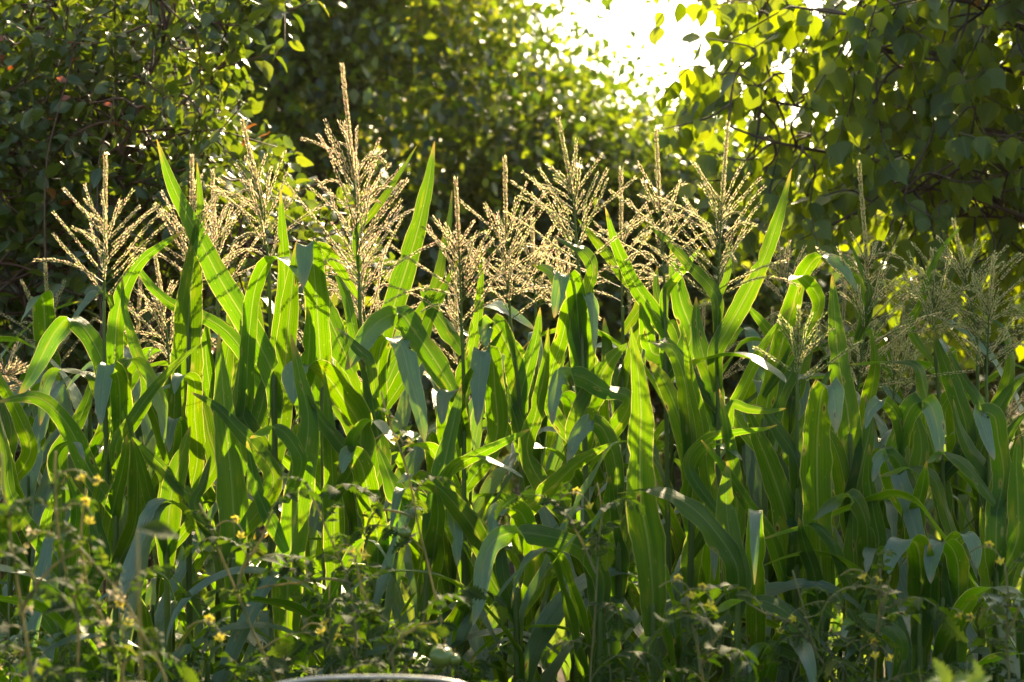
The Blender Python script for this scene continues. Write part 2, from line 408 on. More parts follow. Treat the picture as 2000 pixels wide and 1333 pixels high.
# ------------------------------------------------------------------ corn
def leaf_ribbon(C, S, Wd, seed, nv=7, fold=0.20, ripple=0.5, full=False):
    """C (n,3) midrib, S (n,3) side directions, Wd full width"""
    n = len(C); r = np.random.default_rng(seed)
    s = np.concatenate([[0], np.cumsum(np.linalg.norm(np.diff(C, axis=0), axis=1))]); Lt = s[-1]; t = s / Lt
    w = Wd * np.where(t < 0.28, 0.50 + 0.50 * np.sin(np.clip(t / 0.28, 0, 1) * np.pi / 2), (1 - np.clip((t - 0.28) / 0.72, 0, 1) ** (3.6 if full else 2.0)) ** (0.7 if full else 0.85))
    w = w * (1 + 0.05 * np.sin(t * 17 + r.random() * 6)) + 0.0015
    T = norm(np.gradient(C, axis=0))
    S = norm(S - T * (S * T).sum(1, keepdims=True)); Nn = np.cross(T, S)
    wl = {}
    for sg in (-1, 1):
        f = 1 + 0.05 * np.sin(s * r.uniform(25, 60) + r.random() * 6) + 0.03 * np.sin(s * r.uniform(90, 160))
        if r.random() < 0.35:
            c0 = r.uniform(.3, .9); f = f * (1 - r.uniform(.25, .6) * np.exp(-((t - c0) / r.uniform(.012, .03)) ** 2))
        wl[sg] = f
    vs = np.linspace(-1, 1, nv)
    ph = r.random(2) * 6.28; fr = 30 + 30 * r.random()
    V = np.zeros((n, nv, 3)); UV = np.zeros((n, nv, 2))
    for j, v in enumerate(vs):
        rip = ripple * 0.16 * w * max(0, abs(v) - 0.3) * np.sin(s * fr + ph[0 if v < 0 else 1]) * np.clip(t * 4, 0, 1)
        V[:, j] = C + S * (v * w / 2 * (1 if v == 0 else 1 + (wl[-1 if v < 0 else 1] - 1) * abs(v) ** 2))[:, None] + Nn * ((abs(v) ** 1.2) * w * 0.5 * fold + rip)[:, None]
        UV[:, j, 0] = 0.5 + 0.5 * v; UV[:, j, 1] = s
    return V.reshape(-1, 3), grid(n, nv), UV.reshape(-1, 2), np.repeat(t, nv)

def pull(n_, P, y0, dtip, seed):
    "pixel path -> garden points, leaning dtip metres away from (or towards) the viewer by its tip"
    P = np.asarray(P, float); d = np.concatenate([[0], np.cumsum(np.linalg.norm(np.diff(P, axis=0), axis=1))]); d = d / d[-1]
    return np.array([W3(px, py, y0 + dtip * (q ** 1.4)) for (px, py), q in zip(P, d)])

def hero_leaf(pts, W, mode, y0, root, rootloc, stalk_at, seed, d=None, a=None):
    r = np.random.default_rng(seed)
    pts = [tuple(map(float, q.split(','))) for q in pts.split()] if isinstance(pts, str) else pts
    ys = [p[1] for p in pts]
    if mode == 'h':
        d = -0.20 if d is None else d
    else:
        d = r.uniform(-0.16, 0.16) if d is None else d
    y0 = y0 + r.uniform(-0.02, 0.02)
    P = list(pull(0, pts, y0, d, seed))
    dx = abs(stalk_at(P[0][2] - 0.10)[0] - P[0][0]); drop = max(0.10, dx * 1.6)
    if dx < 0.16: P = [stalk_at(P[0][2] - drop)] + P
    n = 30 if mode == 'f' else 44
    C = spline(P, n)
    T = norm(np.gradient(C, axis=0)); view = norm(C - np.array([0, 0, CAM_Z]))
    t = np.linspace(0, 1, n)[:, None]
    if mode == 'f':
        a0 = r.uniform(-0.45, 0.45) if a is None else a
        a1 = a0 + r.uniform(-0.5, 0.5)
        A = a0 * (1 - t) + a1 * t
        perp = -norm(np.cross(T, view))
        S = np.cos(A) * perp + np.sin(A) * view
        width = 0.92 * W * HW * y0 / 1000 / max(0.6, math.cos(a0))
    else:
        b = r.uniform(-0.35, 0.35) if a is None else a
        bb = b + (t - 0.5) * r.uniform(-0.4, 0.4)
        S = np.concatenate([np.cos(bb), np.sin(bb), 0 * bb], 1)
        width = 0.95 * W * HW * y0 / 1000 / max(0.6, math.cos(b))
    V, F, UV, al = leaf_ribbon(C, S, width, seed, full=(mode == 'h'))
    bf = Buf(); bf.add(V, F, UV, 0.5, al)
    link("leaf", bf.mesh("leaf", M_CORN, rootloc), root)

def stalk_mesh(C, r0, r1, seed):
    C = spline(C, 60); z = C[:, 2]
    rad = np.interp(np.linspace(0, 1, 60), [0, 1], [r0, r1])
    node = np.abs(((z / 0.17) % 1) - 0.5) < 0.045
    rad = rad * np.where(node, 1.25, 1.0)
    b = Buf(); tube(b, C, rad, 8); return b

def tassel_mesh(axis, nbr, Lb, seed, mature=0.5, up=0.5, dense=1.0):
    r = np.random.default_rng(seed); b = Buf()
    A = spline(axis, 40); TA = norm(np.gradient(A, axis=0))
    Ltot = np.linalg.norm(np.diff(A, axis=0), axis=1).sum()
    tube(b, A, np.linspace(0.0034, 0.0013, 40), 5, mi=1)
    P, D, Nn, S = [], [], [], []
    def spikelets(C, u0, rows, step, size, tilt=0.34):
        s = np.concatenate([[0], np.cumsum(np.linalg.norm(np.diff(C, axis=0), axis=1))])
        T = norm(np.gradient(C, axis=0))
        q = np.arange(u0 * s[-1], s[-1], step); q = np.clip(q + r.normal(0, .0007, len(q)), 0, s[-1])
        pc = np.stack([np.interp(q, s, C[:, k]) for k in range(3)], 1); tc = norm(np.stack([np.interp(q, s, T[:, k]) for k in range(3)], 1))
        ref = norm(np.cross(tc, np.array([0.3, 0.9, 0.2]))); ref2 = np.cross(tc, ref)
        for w in range(rows):
            ph = 2 * np.pi * w / rows + q * 70 + r.normal(0, .35, len(q))
            o = ref * np.cos(ph)[:, None] + ref2 * np.sin(ph)[:, None]
            P.append(pc + o * 0.0012); D.append(tc * 1.0 + o * (tilt + 0.28 * r.random((len(q), 1)))); Nn.append(o); S.append(size * (0.8 + 0.45 * r.random(len(q))))
    spikelets(A[int(40 * 0.48):], 0.0, 5, 0.0062, 0.0100, 0.55)
    for k in range(nbr):
        f = k / max(nbr - 1, 1)
        s0 = 0.02 + 0.56 * f ** 0.9
        i = int(s0 * 39); o = A[i]; ax = TA[i]
        az = k * 2.4 + r.normal(0, .7)
        rd = np.array([math.cos(az), math.sin(az) * 0.85, 0]); rd = norm(rd - ax * (rd @ ax))
        th = R(18 + 34 * r.random() + 14 * (1 - f)) * (1.25 - up * 0.45)
        Lk = Lb * 1.75 * (1.0 - 0.55 * f) * (0.60 + 0.55 * r.random())
        u = np.linspace(0, 1, 16)[:, None]
        bend = r.uniform(-0.20, 0.10) if r.random() < .8 else r.uniform(-.55, -.3)
        C = o + Lk * u * (math.cos(th) * ax + math.sin(th) * rd) + Lk * bend * u ** 2 * np.array([0, 0, 1.0]) * (0.7 if up > .6 else 1.3)
        C = C + Lk * 0.014 * np.sin(u * 7 + az) * np.cross(ax, rd)
        tube(b, C, np.linspace(0.0015, 0.0007, 16), 4, mi=1)
        spikelets(C, 0.14, 3, 0.0088 / dense, 0.0084, 0.36)
    P = np.vstack(P); D = np.vstack(D); Nn = np.vstack(Nn); S = np.concatenate(S)
    rn = np.clip(r.normal(mature, 0.22, len(P)), 0, 1)
    scatter(b, T_SPK, P, D, Nn, S, rn)
    return b

HCORN = []
def corn(y, stalk, label, leaves, tassel=None, cat="corn plant"):
    HCORN.append((y, stalk, label, leaves, tassel))

# tassel = (axis pixel path base->tip, number of branches, branch length in px, ripeness, uprightness)
# leaves = (mode, width px, "path base->tip", extras)
corn(5.20, "215,1333 205,760 203,590", "tasselled corn plant at the left end, its tassel in front of the dark bush", [
    ('h', 34, "205,722 182,668 158,635 136,621 108,648 80,700 55,745 36,772", dict(d=-.06, a=.75)),
    ('f', 38, "218,770 224,690 230,610 247,555 273,512 315,480 360,451", dict(a=.3)),
    ('h', 36, "232,850 234,770 226,725 212,712 203,740 198,790 196,832", dict(a=.2)),
    ('h', 42, "240,865 236,770 240,712 265,705 298,738 318,795 324,872", dict(a=-.75, d=-.1)),
    ('f', 44, "112,905 148,835 172,780 188,715", dict(a=.2)),
    ('h', 22, "182,738 150,724 112,722 92,742 82,790 78,832", dict(a=.7, d=-.05)),
    ('f', 26, "288,770 262,670 243,600 238,540", dict(a=.5)),
    ('f', 34, "200,1010 208,930 214,860 204,790", dict(a=.5)),
    ], ("203,590 205,470 206,302", 19, 118, .48, .75))
corn(5.05, "225,1333 226,1100 227,950", "corn plant without tassel left of centre, one thin leaf slanting up to the right", [
    ('f', 24, "228,866 258,820 292,770 340,716 392,671", dict(a=.2)),
    ('f', 42, "168,905 145,852 115,808 70,776 -8,786", dict(a=.5)),
    ('f', 38, "262,1030 268,930 262,860 240,790", dict(a=.8)),
    ('f', 34, "210,1060 222,990 243,900 248,850", {}),
    ('f', 26, "150,1120 170,1030 190,960 212,880", {}),
    ('f', 30, "300,1010 290,960 268,880 256,856", {}),
    ])
corn(5.30, "372,1333 368,900 367,765 374,560", "corn plant with a broad yellow-green leaf standing behind a pale tassel", [
    ('f', 66, "367,765 366,690 370,600 377,520 384,430", dict(a=.05, d=-.05)),
    ('f', 22, "372,560 384,500 392,430 385,318", dict(a=.2)),
    ('h', 30, "350,1000 352,900 352,826 340,818 332,840 330,884", dict(a=.1)),
    ('h', 32, "385,900 380,810 376,740 350,735 340,770", dict(a=.3)),
    ('f', 34, "420,905 408,850 395,790 375,740 350,690", dict(a=.5)),
    ('f', 40, "345,880 340,800 345,740 352,700", dict(a=.2)),
    ], ("374,560 374,440 375,304", 15, 100, .55, .85))
corn(5.22, "540,1333 537,900 536,735", "corn plant throwing one long bright leaf up and left past the tassels", [
    ('f', 52, "536,742 500,662 432,550 376,440 335,358 306,272", dict(a=.05, d=.05)),
    ('f', 52, "548,830 555,740 563,640 572,540 580,470", dict(a=.1)),
    ('h', 30, "470,880 480,780 488,640 502,552 530,508 565,512 592,548 606,602 612,655", dict(a=.5, d=-.08)),
    ('f', 52, "690,728 655,650 622,572 598,500", dict(a=.35, d=.02)),
    ('f', 40, "470,800 478,740 482,660 478,610", dict(a=.1)),
    ('f', 34, "500,850 512,790 526,730 545,690", dict(a=.6)),
    ])
corn(5.10, "640,1333 632,900 630,760", "corn plant whose top leaf folds over in a blue-grey flap beside the tallest tassel", [
    ('h', 48, "630,765 624,680 616,560 605,480 598,478 594,520 592,565", dict(a=.1, d=-.16)),
    ('f', 26, "600,500 628,488 665,530 705,592", dict(a=.7)),
    ('h', 62, "705,850 665,772 630,728 597,714 576,730 574,790", dict(a=-.6, d=-.1)),
    ('f', 38, "590,780 600,720 605,640 600,600", dict(a=.4)),
    ('f', 24, "690,860 650,790 600,770 570,745", dict(a=.5)),
    ])
corn(5.35, "530,1333 530,900 528,640 525,510", "tasselled corn plant with a spreading tassel left of the tallest one", [
    ('f', 30, "450,655 392,616 332,592 284,545 248,484", dict(a=.4)),
    ('f', 34, "532,720 548,640 556,560 552,470 548,370", dict(a=.2)),
    ('f', 44, "515,760 505,690 500,620 498,560", dict(a=.3)),
    ], ("525,512 508,390 472,234", 20, 112, .52, .6))
corn(5.55, "425,1333 428,800 425,580", "tasselled corn plant half hidden behind the crossing bright leaves", [
    ('f', 44, "432,800 440,720 450,650 445,600", {}),
    ('f', 40, "420,820 410,760 402,690 405,620", {}),
    ], ("426,585 420,460 415,335", 17, 105, .55, .7))
corn(5.15, "722,1333 715,800 704,640 702,560", "corn plant with the tallest tassel in the patch", [
    ('f', 16, "699,455 735,408 778,345 814,285", dict(a=.6)),
    ('h', 46, "893,778 850,705 812,652 779,612 735,632 700,680 674,724", dict(a=.55, d=-.12)),
    ('h', 42, "735,800 738,720 752,664 778,668 800,735 818,800 829,864", dict(a=.5, d=-.14)),
    ('f', 24, "690,640 672,560 640,490 622,470", dict(a=.5)),
    ('f', 46, "745,900 735,830 722,760 700,700", dict(a=.4)),
    ], ("703,570 692,360 668,128", 30, 140, .56, .55))
corn(5.65, "728,1333 722,900 718,660", "tasselled corn plant directly behind the tallest tassel", [
    ('f', 40, "722,820 690,760 660,680 655,620", {}),
    ('f', 40, "722,820 760,740 790,660 800,600", {}),
    ], ("716,650 700,520 690,410", 22, 130, .6, .45))
corn(5.28, "745,1333 746,900 748,650", "corn plant with one very long bright leaf standing up right of the tallest tassel", [
    ('f', 48, "748,655 768,600 795,520 818,440 838,350 849,276", dict(a=.1, d=.05)),
    ('f', 22, "850,560 868,480 880,420 883,372", dict(a=.4)),
    ('f', 30, "905,690 882,655 850,608 818,552", dict(a=.8)),
    ('f', 34, "820,690 835,640 870,560 900,500", dict(a=.7)),
    ])
corn(5.22, "908,1333 905,720 902,640", "tasselled corn plant with a pale feathery tassel right of the long bright leaf", [
    ('f', 22, "922,690 934,620 940,540 938,484", dict(a=.3)),
    ('h', 42, "968,860 966,760 958,692 944,684 936,730 934,790 932,832", dict(a=.1, d=-.15)),
    ('h', 34, "905,860 892,790 880,764 868,775 862,830", dict(a=.2)),
    ('f', 34, "905,800 915,760 950,700 985,640", dict(a=.9)),
    ], ("902,645 897,500 890,350", 22, 118, .55, .6))
corn(5.32, "1018,1333 1015,800 996,620", "tasselled corn plant with a wide open tassel just left of the middle", [
    ('h', 42, "1014,742 1004,706 985,664 966,632 950,634 947,680", dict(a=.5, d=-.10)),
    ('f', 34, "1015,790 1030,720 1048,660 1055,600", dict(a=.3)),
    ('f', 30, "1010,830 990,770 975,720 960,690", {}),
    ], ("997,625 990,500 986,308", 19, 120, .5, .35))
corn(5.12, "1150,1333 1142,830 1130,520", "corn plant with a bent tassel and three blue-grey folded leaves near the middle", [
    ('h', 38, "1132,705 1128,610 1118,545 1100,540 1090,575 1082,622", dict(a=.1, d=-.14)),
    ('f', 42, "1128,645 1106,582 1075,530 1036,514", dict(a=.5)),
    ('h', 30, "1130,620 1150,565 1158,522 1144,494 1115,478 1080,462", dict(a=.6, d=-.03)),
    ('h', 30, "1072,780 1098,660 1118,588 1140,573 1154,588 1160,640 1161,690", dict(a=.4, d=-.08)),
    ('f', 48, "1142,710 1143,660 1142,610 1140,580", dict(a=.05)),
    ('f', 38, "1030,885 1046,810 1064,720 1071,640", dict(a=.3)),
    ('f', 58, "1135,830 1160,770 1188,710 1225,670", dict(a=.5)),
    ('h', 34, "1230,780 1180,760 1130,735 1095,738 1080,780 1078,830", dict(a=.6)),
    ], ("1130,525 1118,380 1090,230", 20, 112, .35, .75))
corn(5.60, "1222,1333 1218,900 1216,600", "thin tasselled corn plant with drooping side branches right of the middle", [
    ('f', 26, "1255,582 1220,540 1180,490 1128,428", dict(a=.4)),
    ('f', 40, "1220,780 1235,700 1250,640 1262,590", {}),
    ('f', 40, "1215,800 1195,730 1185,660 1180,620", {}),
    ], ("1215,605 1213,470 1213,330", 15, 110, .45, .2))
corn(5.40, "1305,1333 1302,850 1298,560", "tasselled corn plant with two dark straight leaves leaning up to the left", [
    ('f', 34, "1312,668 1290,628 1242,560 1202,475 1182,405", dict(a=.3)),
    ('f', 46, "1350,660 1330,590 1318,530 1310,480", dict(a=.2)),
    ('f', 18, "1300,572 1320,545 1345,515 1370,480", dict(a=.5)),
    ('f', 38, "1300,700 1275,690 1262,640 1250,590", dict(a=.4)),
    ('f', 26, "1300,660 1290,600 1282,560 1284,520", dict(a=.3)),
    ], ("1298,560 1290,420 1281,254", 18, 105, .42, .5))
corn(5.25, "1405,1333 1402,800 1400,600", "big tasselled corn plant with a long straight leaf leaning to the right", [
    ('f', 26, "1399,578 1352,522 1310,476 1258,430", dict(a=.3)),
    ('f', 38, "1397,692 1412,660 1450,592 1490,512 1522,420 1546,330", dict(a=.2, d=.06)),
    ('f', 18, "1405,580 1418,550 1425,510 1420,470", dict(a=.4)),
    ('f', 40, "1395,760 1375,700 1362,640 1360,580", dict(a=.3)),
    ('h', 36, "1388,800 1350,738 1322,690 1300,668 1270,668", dict(a=.7, d=-.1)),
    ('h', 34, "1350,720 1400,698 1460,700 1505,722 1534,748", dict(a=1.0, d=-.22)),
    ], ("1401,605 1408,430 1422,238", 28, 130, .36, .5))
corn(5.30, "1495,1333 1494,1000 1492,820", "corn plant with one leaf arching over in a wide curve right of centre", [
    ('h', 40, "1492,830 1512,730 1540,630 1566,545 1600,502 1640,520 1678,572", dict(a=.5, d=-.05)),
    ('f', 26, "1434,802 1450,762 1478,702 1505,655 1545,600", dict(a=.2, d=-.05)),
    ('f', 34, "1505,830 1530,760 1560,700 1575,650", {}),
    ('h', 26, "1600,600 1585,560 1560,540 1540,548", dict(a=.6)),
    ], ) 
corn(5.65, "1548,1333 1545,900 1540,620", "tasselled corn plant behind the wide curved leaf", [
    ('f', 34, "1545,740 1510,660 1470,610 1450,590", {}),
    ('f', 38, "1545,800 1570,700 1580,640 1575,600", {}),
    ], ("1540,625 1528,540 1515,452", 16, 90, .5, .5))
corn(4.95, "1556,1333 1556,900 1557,752", "short green tasselled corn plant in front, tassel below the wide curved leaf", [
    ('f', 34, "1556,900 1520,840 1490,800 1470,790", dict(a=.4)),
    ('f', 30, "1557,860 1590,800 1610,750 1625,720", dict(a=.5)),
    ], ("1557,755 1558,680 1560,600", 14, 88, .12, .7))
corn(5.12, "1665,1333 1662,1000 1660,850", "corn plant with one dark sword-like leaf standing straight up on the right", [
    ('f', 50, "1662,870 1655,800 1640,720 1631,625 1625,534", dict(a=.1, d=.04)),
    ('f', 44, "1672,960 1690,880 1700,820 1690,770", dict(a=.5)),
    ('f', 40, "1655,980 1640,900 1620,850 1600,820", dict(a=.6)),
    ])
corn(5.30, "1680,1333 1676,900 1672,770", "tasselled corn plant with long lower tassel branches right of the arching leaf", [
    ('f', 24, "1696,600 1688,560 1665,520 1625,480", dict(a=.6)),
    ('f', 18, "1700,590 1690,540 1672,500 1660,470", dict(a=.5)),
    ('h', 26, "1835,900 1822,840 1806,760 1790,714 1722,706 1655,712", dict(a=.8, d=-.15)),
    ('f', 40, "1680,860 1700,780 1710,700 1700,640", dict(a=.6)),
    ], ("1674,765 1694,580 1678,318", 30, 118, .34, .5))
corn(5.60, "1752,1333 1748,950 1745,800", "small green tassel low between two bigger ones on the right", [
    ('f', 40, "1748,950 1780,880 1800,820 1800,760", {}),
    ], ("1745,800 1746,720 1750,640", 12, 90, .15, .5))
corn(5.38, "1845,1333 1840,900 1826,670", "tasselled corn plant on the right with a dark ragged leaf in front", [
    ('f', 44, "1888,862 1868,770 1846,712 1822,644", dict(a=.25, d=-.05)),
    ('f', 28, "1916,802 1884,742 1865,710 1850,672", dict(a=.4)),
    ('f', 18, "1780,640 1800,590 1832,500 1880,440", dict(a=.6, d=.05)),
    ('f', 40, "1840,960 1810,880 1790,820 1785,770", {}),
    ], ("1826,672 1822,580 1820,490", 20, 105, .25, .5))
corn(5.45, "1915,1333 1912,900 1908,650", "tasselled corn plant near the right edge with a long green central spike", [
    ('f', 30, "1965,760 1975,700 1960,640 1925,620", dict(a=.7)),
    ('f', 40, "1912,900 1940,820 1975,760 2010,730", dict(a=.5)),
    ], ("1908,652 1885,540 1862,430", 21, 118, .25, .4))
corn(5.30, "1935,1333 1932,950 1926,735", "tasselled corn plant at the right edge with branches reaching out of the picture", [
    ('f', 36, "1932,930 1960,870 1985,830 2010,800", dict(a=.5)),
    ('f', 36, "1932,930 1890,870 1870,820 1862,780", dict(a=.5)),
    ], ("1927,740 1932,620 1940,502", 20, 120, .28, .35))
corn(5.50, "335,1333 334,900 330,720", "low tasselled corn plant with a small tassel between the two left stalks", [
    ('f', 36, "334,900 310,830 290,780 275,740", {}),
    ], ("331,712 322,620 303,500", 20, 86, .5, .5))
corn(5.75, "1052,1333 1050,900 1046,600", "thin tasselled corn plant standing between two tassels left of the middle", [
    ('f', 40, "1050,820 1030,740 1005,690 1000,650", {}),
    ('f', 40, "1050,820 1075,740 1100,690 1110,650", {}),
    ], ("1046,600 1042,520 1039,428", 15, 95, .5, .4))
corn(5.85, "1125,1333 1120,950 1112,640", "tasselled corn plant behind the bent tassel near the middle", [
    ('f', 40, "1120,880 1100,780 1090,700 1095,640", {}),
    ], ("1112,640 1098,560 1085,470", 16, 90, .5, .4))
corn(5.55, "1970,1333 1968,1000 1962,870", "low corn plant at the right edge with a small tan tassel", [
    ('f', 40, "1968,980 1985,900 1990,860 1985,820", {}),
    ], ("1962,870 1964,810 1968,740", 14, 80, .5, .5))
corn(5.45, "20,1333 14,900 -10,740", "corn plant cut by the left edge with a low pale tassel", [
    ('f', 34, "14,900 22,840 8,790 -10,750", {}),
    ('f', 36, "60,880 40,820 10,760 -20,700", dict(a=.4)),
    ], ("-12,760 8,735 40,712", 12, 70, .6, .5))

# front row, sown later: no tassels yet
corn(4.92, "458,1333 456,1150 456,1060", "corn plant with the broadest yellow-lit upright leaf in the left half", [
    ('f', 62, "458,1070 456,1000 450,920 441,830 434,740 427,650", dict(a=.02, d=.02)),
    ('f', 42, "535,938 502,880 460,832 420,792 372,766", dict(a=.15)),
    ('f', 24, "380,985 395,950 408,905 412,890", dict(a=.2)),
    ])
corn(4.95, "330,1333 326,1150 326,1030", "front corn plant with a folded bright leaf tip left of the broad upright leaf", [
    ('f', 52, "328,1030 336,960 352,900 372,832", dict(a=.1)),
    ('f', 26, "385,990 345,945 310,905 256,852", dict(a=.4)),
    ('f', 22, "320,1000 316,930 285,890 262,850", dict(a=.5)),
    ])
corn(4.90, "562,1333 560,1250", "front corn plant with a tall spear-shaped bright leaf behind the tomato shoots", [
    ('f', 66, "560,1230 564,1110 578,1000 594,900 603,820 588,745 568,652", dict(a=.05, d=.03)),
    ('h', 26, "590,905 574,868 552,842 534,834 512,842 488,856", dict(a=.9, d=-.06)),
    ('f', 30, "520,1000 500,950 490,900 482,862", dict(a=.3)),
    ])
corn(4.98, "652,1333 652,1120", "front corn plant with a thin straight tip rising between two broad leaves", [
    ('f', 44, "653,1100 652,1000 648,900 642,810 634,726", dict(a=.1)),
    ('f', 34, "690,900 660,860 635,830 610,790 600,770", dict(a=.5)),
    ])
corn(5.00, "735,1333 735,1120", "front corn plant whose bright leaf folds over in a white-shining flap", [
    ('h', 50, "738,1060 722,980 704,905 690,888 676,890 668,925", dict(a=.25, d=-.10)),
    ('f', 52, "790,1010 768,950 748,900 736,868", dict(a=.15)),
    ('f', 22, "720,700 708,690 690,672 655,640", dict(a=.3)),
    ('h', 26, "700,900 690,860 710,828 730,822 750,840 770,870", dict(a=.7)),
    ])
corn(4.85, "820,1333 832,1150 845,1040", "front corn plant with a blue-grey spear leaf beside thin curling leaves", [
    ('f', 46, "848,1010 862,935 878,860 892,800 901,750", dict(a=.2)),
    ('f', 24, "872,928 920,895 980,866 1036,838", dict(a=.3, d=-.15)),
    ('h', 18, "865,945 890,905 930,893 975,908 1022,934", dict(a=.8, d=-.1)),
    ('h', 36, "952,1105 932,1045 895,992 845,944 802,928 775,944", dict(a=.6, d=-.15)),
    ('f', 46, "840,1130 850,1060 856,1000 850,950", dict(a=.5)),
    ])
corn(4.70, "1170,1333 1172,1200", "nearest corn plant in the middle, one leaf arching over with a yellow dried tip", [
    ('h', 40, "1178,1130 1150,1085 1110,1058 1065,1046 1004,1041 966,1055 946,1095 938,1150 924,1222", dict(a=.5, d=-.22)),
    ('f', 50, "1190,1260 1175,1190 1160,1130 1130,1080", dict(a=.5)),
    ])
corn(4.88, "1010,1333 1012,1150", "front corn plant with two folded flaps below the thin curling leaves", [
    ('h', 42, "1045,1130 1035,1050 1015,1000 990,994 968,1000 962,1060", dict(a=.2, d=-.12)),
    ('h', 32, "985,1130 965,1060 935,1030 905,1000 886,998 890,1045 893,1108", dict(a=.6, d=-.12)),
    ('f', 46, "960,1130 940,1070 920,1020 905,985", dict(a=.3)),
    ('f', 42, "1020,1002 1050,975 1085,945 1132,902 1196,865", dict(a=.15, d=-.1)),
    ('f', 30, "985,1130 978,1060 972,1035 968,1030", dict(a=.2)),
    ])
corn(4.95, "1210,1333 1208,1150 1205,950", "front corn plant with a blue-grey leaf folded over like a hairpin near the middle", [
    ('h', 36, "1205,930 1192,870 1172,832 1152,826 1128,848 1108,905", dict(a=.4, d=-.10)),
    ('f', 44, "1208,1100 1196,1040 1190,980 1192,930", dict(a=.3)),
    ('f', 36, "1212,1100 1225,1040 1230,1000 1240,960", dict(a=.4)),
    ])
corn(4.58, "1276,1333 1275,1180", "corn plant with the single tall yellow-green leaf lit from behind, right of centre", [
    ('f', 68, "1275,1160 1266,1060 1252,980 1250,890 1252,800 1245,720 1231,638", dict(a=.03, d=-.02)),
    ])
corn(4.60, "1440,1333 1440,1150", "near corn plant with a wide blue-green leaf lying across the bright upright one", [
    ('h', 44, "1440,1110 1408,1052 1362,1000 1310,966 1258,955 1204,964", dict(a=.75, d=-.1)),
    ('f', 58, "1440,1120 1424,1040 1418,970 1422,900", dict(a=.2, d=.03)),
    ])
corn(4.98, "1350,1333 1350,1000", "front corn plant with grey-green leaves arching right of the tall lit leaf", [
    ('h', 40, "1352,960 1348,890 1328,820 1300,750 1268,705", dict(a=.5, d=-.08)),
    ('h', 36, "1352,870 1344,800 1335,735 1312,684 1272,670", dict(a=.5, d=-.10)),
    ('f', 40, "1350,1100 1370,1010 1385,930 1390,850", dict(a=.3)),
    ('h', 24, "1340,980 1350,930 1375,880 1410,870 1450,900", dict(a=.7)),
    ('f', 32, "1390,1010 1382,920 1372,830 1350,740 1335,640", dict(a=.4)),
    ])
corn(4.85, "1420,1333 1422,1180", "front corn plant with a crossing narrow leaf pointing right", [
    ('f', 24, "1345,905 1380,860 1440,845 1495,838 1518,830", dict(a=.3, d=-.1)),
    ('f', 20, "1430,790 1460,798 1500,803 1535,798", dict(a=.2)),
    ('f', 40, "1425,1150 1432,1080 1440,1000 1436,930 1420,830 1405,760", dict(a=.25)),
    ])
corn(4.95, "1548,1333 1548,1200", "front corn plant with holes eaten in its broad leaf right of centre", [
    ('f', 58, "1548,1100 1535,1010 1510,930 1482,860 1455,800 1435,790", dict(a=.15)),
    ('f', 44, "1560,1050 1550,980 1530,920 1505,870", dict(a=.3)),
    ('f', 26, "1530,1125 1502,1042 1465,990 1420,922 1370,860", dict(a=.4, d=-.25)),
    ])
corn(4.82, "1605,1333 1606,1200", "front corn plant with a broad upright leaf folded at its top on the right", [
    ('h', 62, "1606,1150 1600,1040 1596,930 1598,830 1610,756 1622,752 1630,790 1632,848", dict(a=.08, d=-.10)),
    ('f', 40, "1600,1200 1590,1120 1570,1060 1560,1010", dict(a=.3)),
    ('h', 24, "1672,1200 1648,1115 1620,1052 1590,1026 1540,1036 1488,1053", dict(a=.75, d=-.12)),
    ])
corn(4.90, "1680,1333 1682,1200", "front corn plant with a leaf looping over left of the three hanging flaps", [
    ('h', 38, "1684,1170 1694,1080 1690,1015 1664,970 1622,984 1588,1016", dict(a=.6, d=-.12)),
    ('f', 36, "1716,1070 1706,1000 1696,930 1698,868", dict(a=.3)),
    ('f', 50, "1680,1200 1670,1120 1665,1040 1668,980", dict(a=.3)),
    ('h', 28, "1745,1140 1736,1095 1720,1074 1700,1074 1692,1120", dict(a=.3)),
    ])
corn(4.96, "1800,1333 1800,1100", "front corn plant with arching grey-green leaves in the right half", [
    ('h', 28, "1795,1000 1768,922 1740,888 1716,894 1704,942", dict(a=.5, d=-.1)),
    ('h', 26, "1862,1080 1842,985 1820,930 1778,915 1716,930", dict(a=.7, d=-.12)),
    ('h', 24, "1944,985 1912,940 1876,902 1836,886 1808,905", dict(a=.7, d=-.08)),
    ('f', 42, "1800,1080 1780,1000 1770,950 1760,900", dict(a=.4)),
    ('f', 40, "1790,1080 1790,1000 1800,960 1810,900", dict(a=.4)),
    ])
corn(5.02, "1780,1333 1780,1000", "corn plant with a blue-grey folded leaf below the right tassels", [
    ('h', 40, "1740,940 1758,850 1785,790 1810,784 1830,830 1836,900", dict(a=-.4, d=-.1)),
    ('h', 28, "1768,880 1752,812 1722,782 1702,798 1690,838", dict(a=.4, d=-.1)),
    ('f', 44, "1784,960 1800,880 1790,820 1775,790", dict(a=.3)),
    ])
corn(4.75, "1795,1333 1796,1200", "near corn plant with a shining wide flap folded down on the right", [
    ('h', 52, "1800,1180 1798,1110 1788,1062 1762,1056 1742,1085 1736,1122", dict(a=-.25, d=-.14)),
    ('f', 46, "1800,1250 1815,1180 1820,1120 1815,1060", dict(a=.3)),
    ])
corn(4.78, "1868,1333 1870,1200", "near corn plant with two flaps hanging side by side at the right", [
    ('h', 40, "1872,1160 1868,1090 1850,1062 1828,1064 1819,1100 1818,1140", dict(a=-.2, d=-.14)),
    ('h', 40, "1850,1140 1860,1070 1882,1044 1900,1062 1908,1112", dict(a=.3, d=-.08)),
    ('f', 44, "1870,1250 1860,1180 1850,1120 1850,1060", dict(a=.3)),
    ])
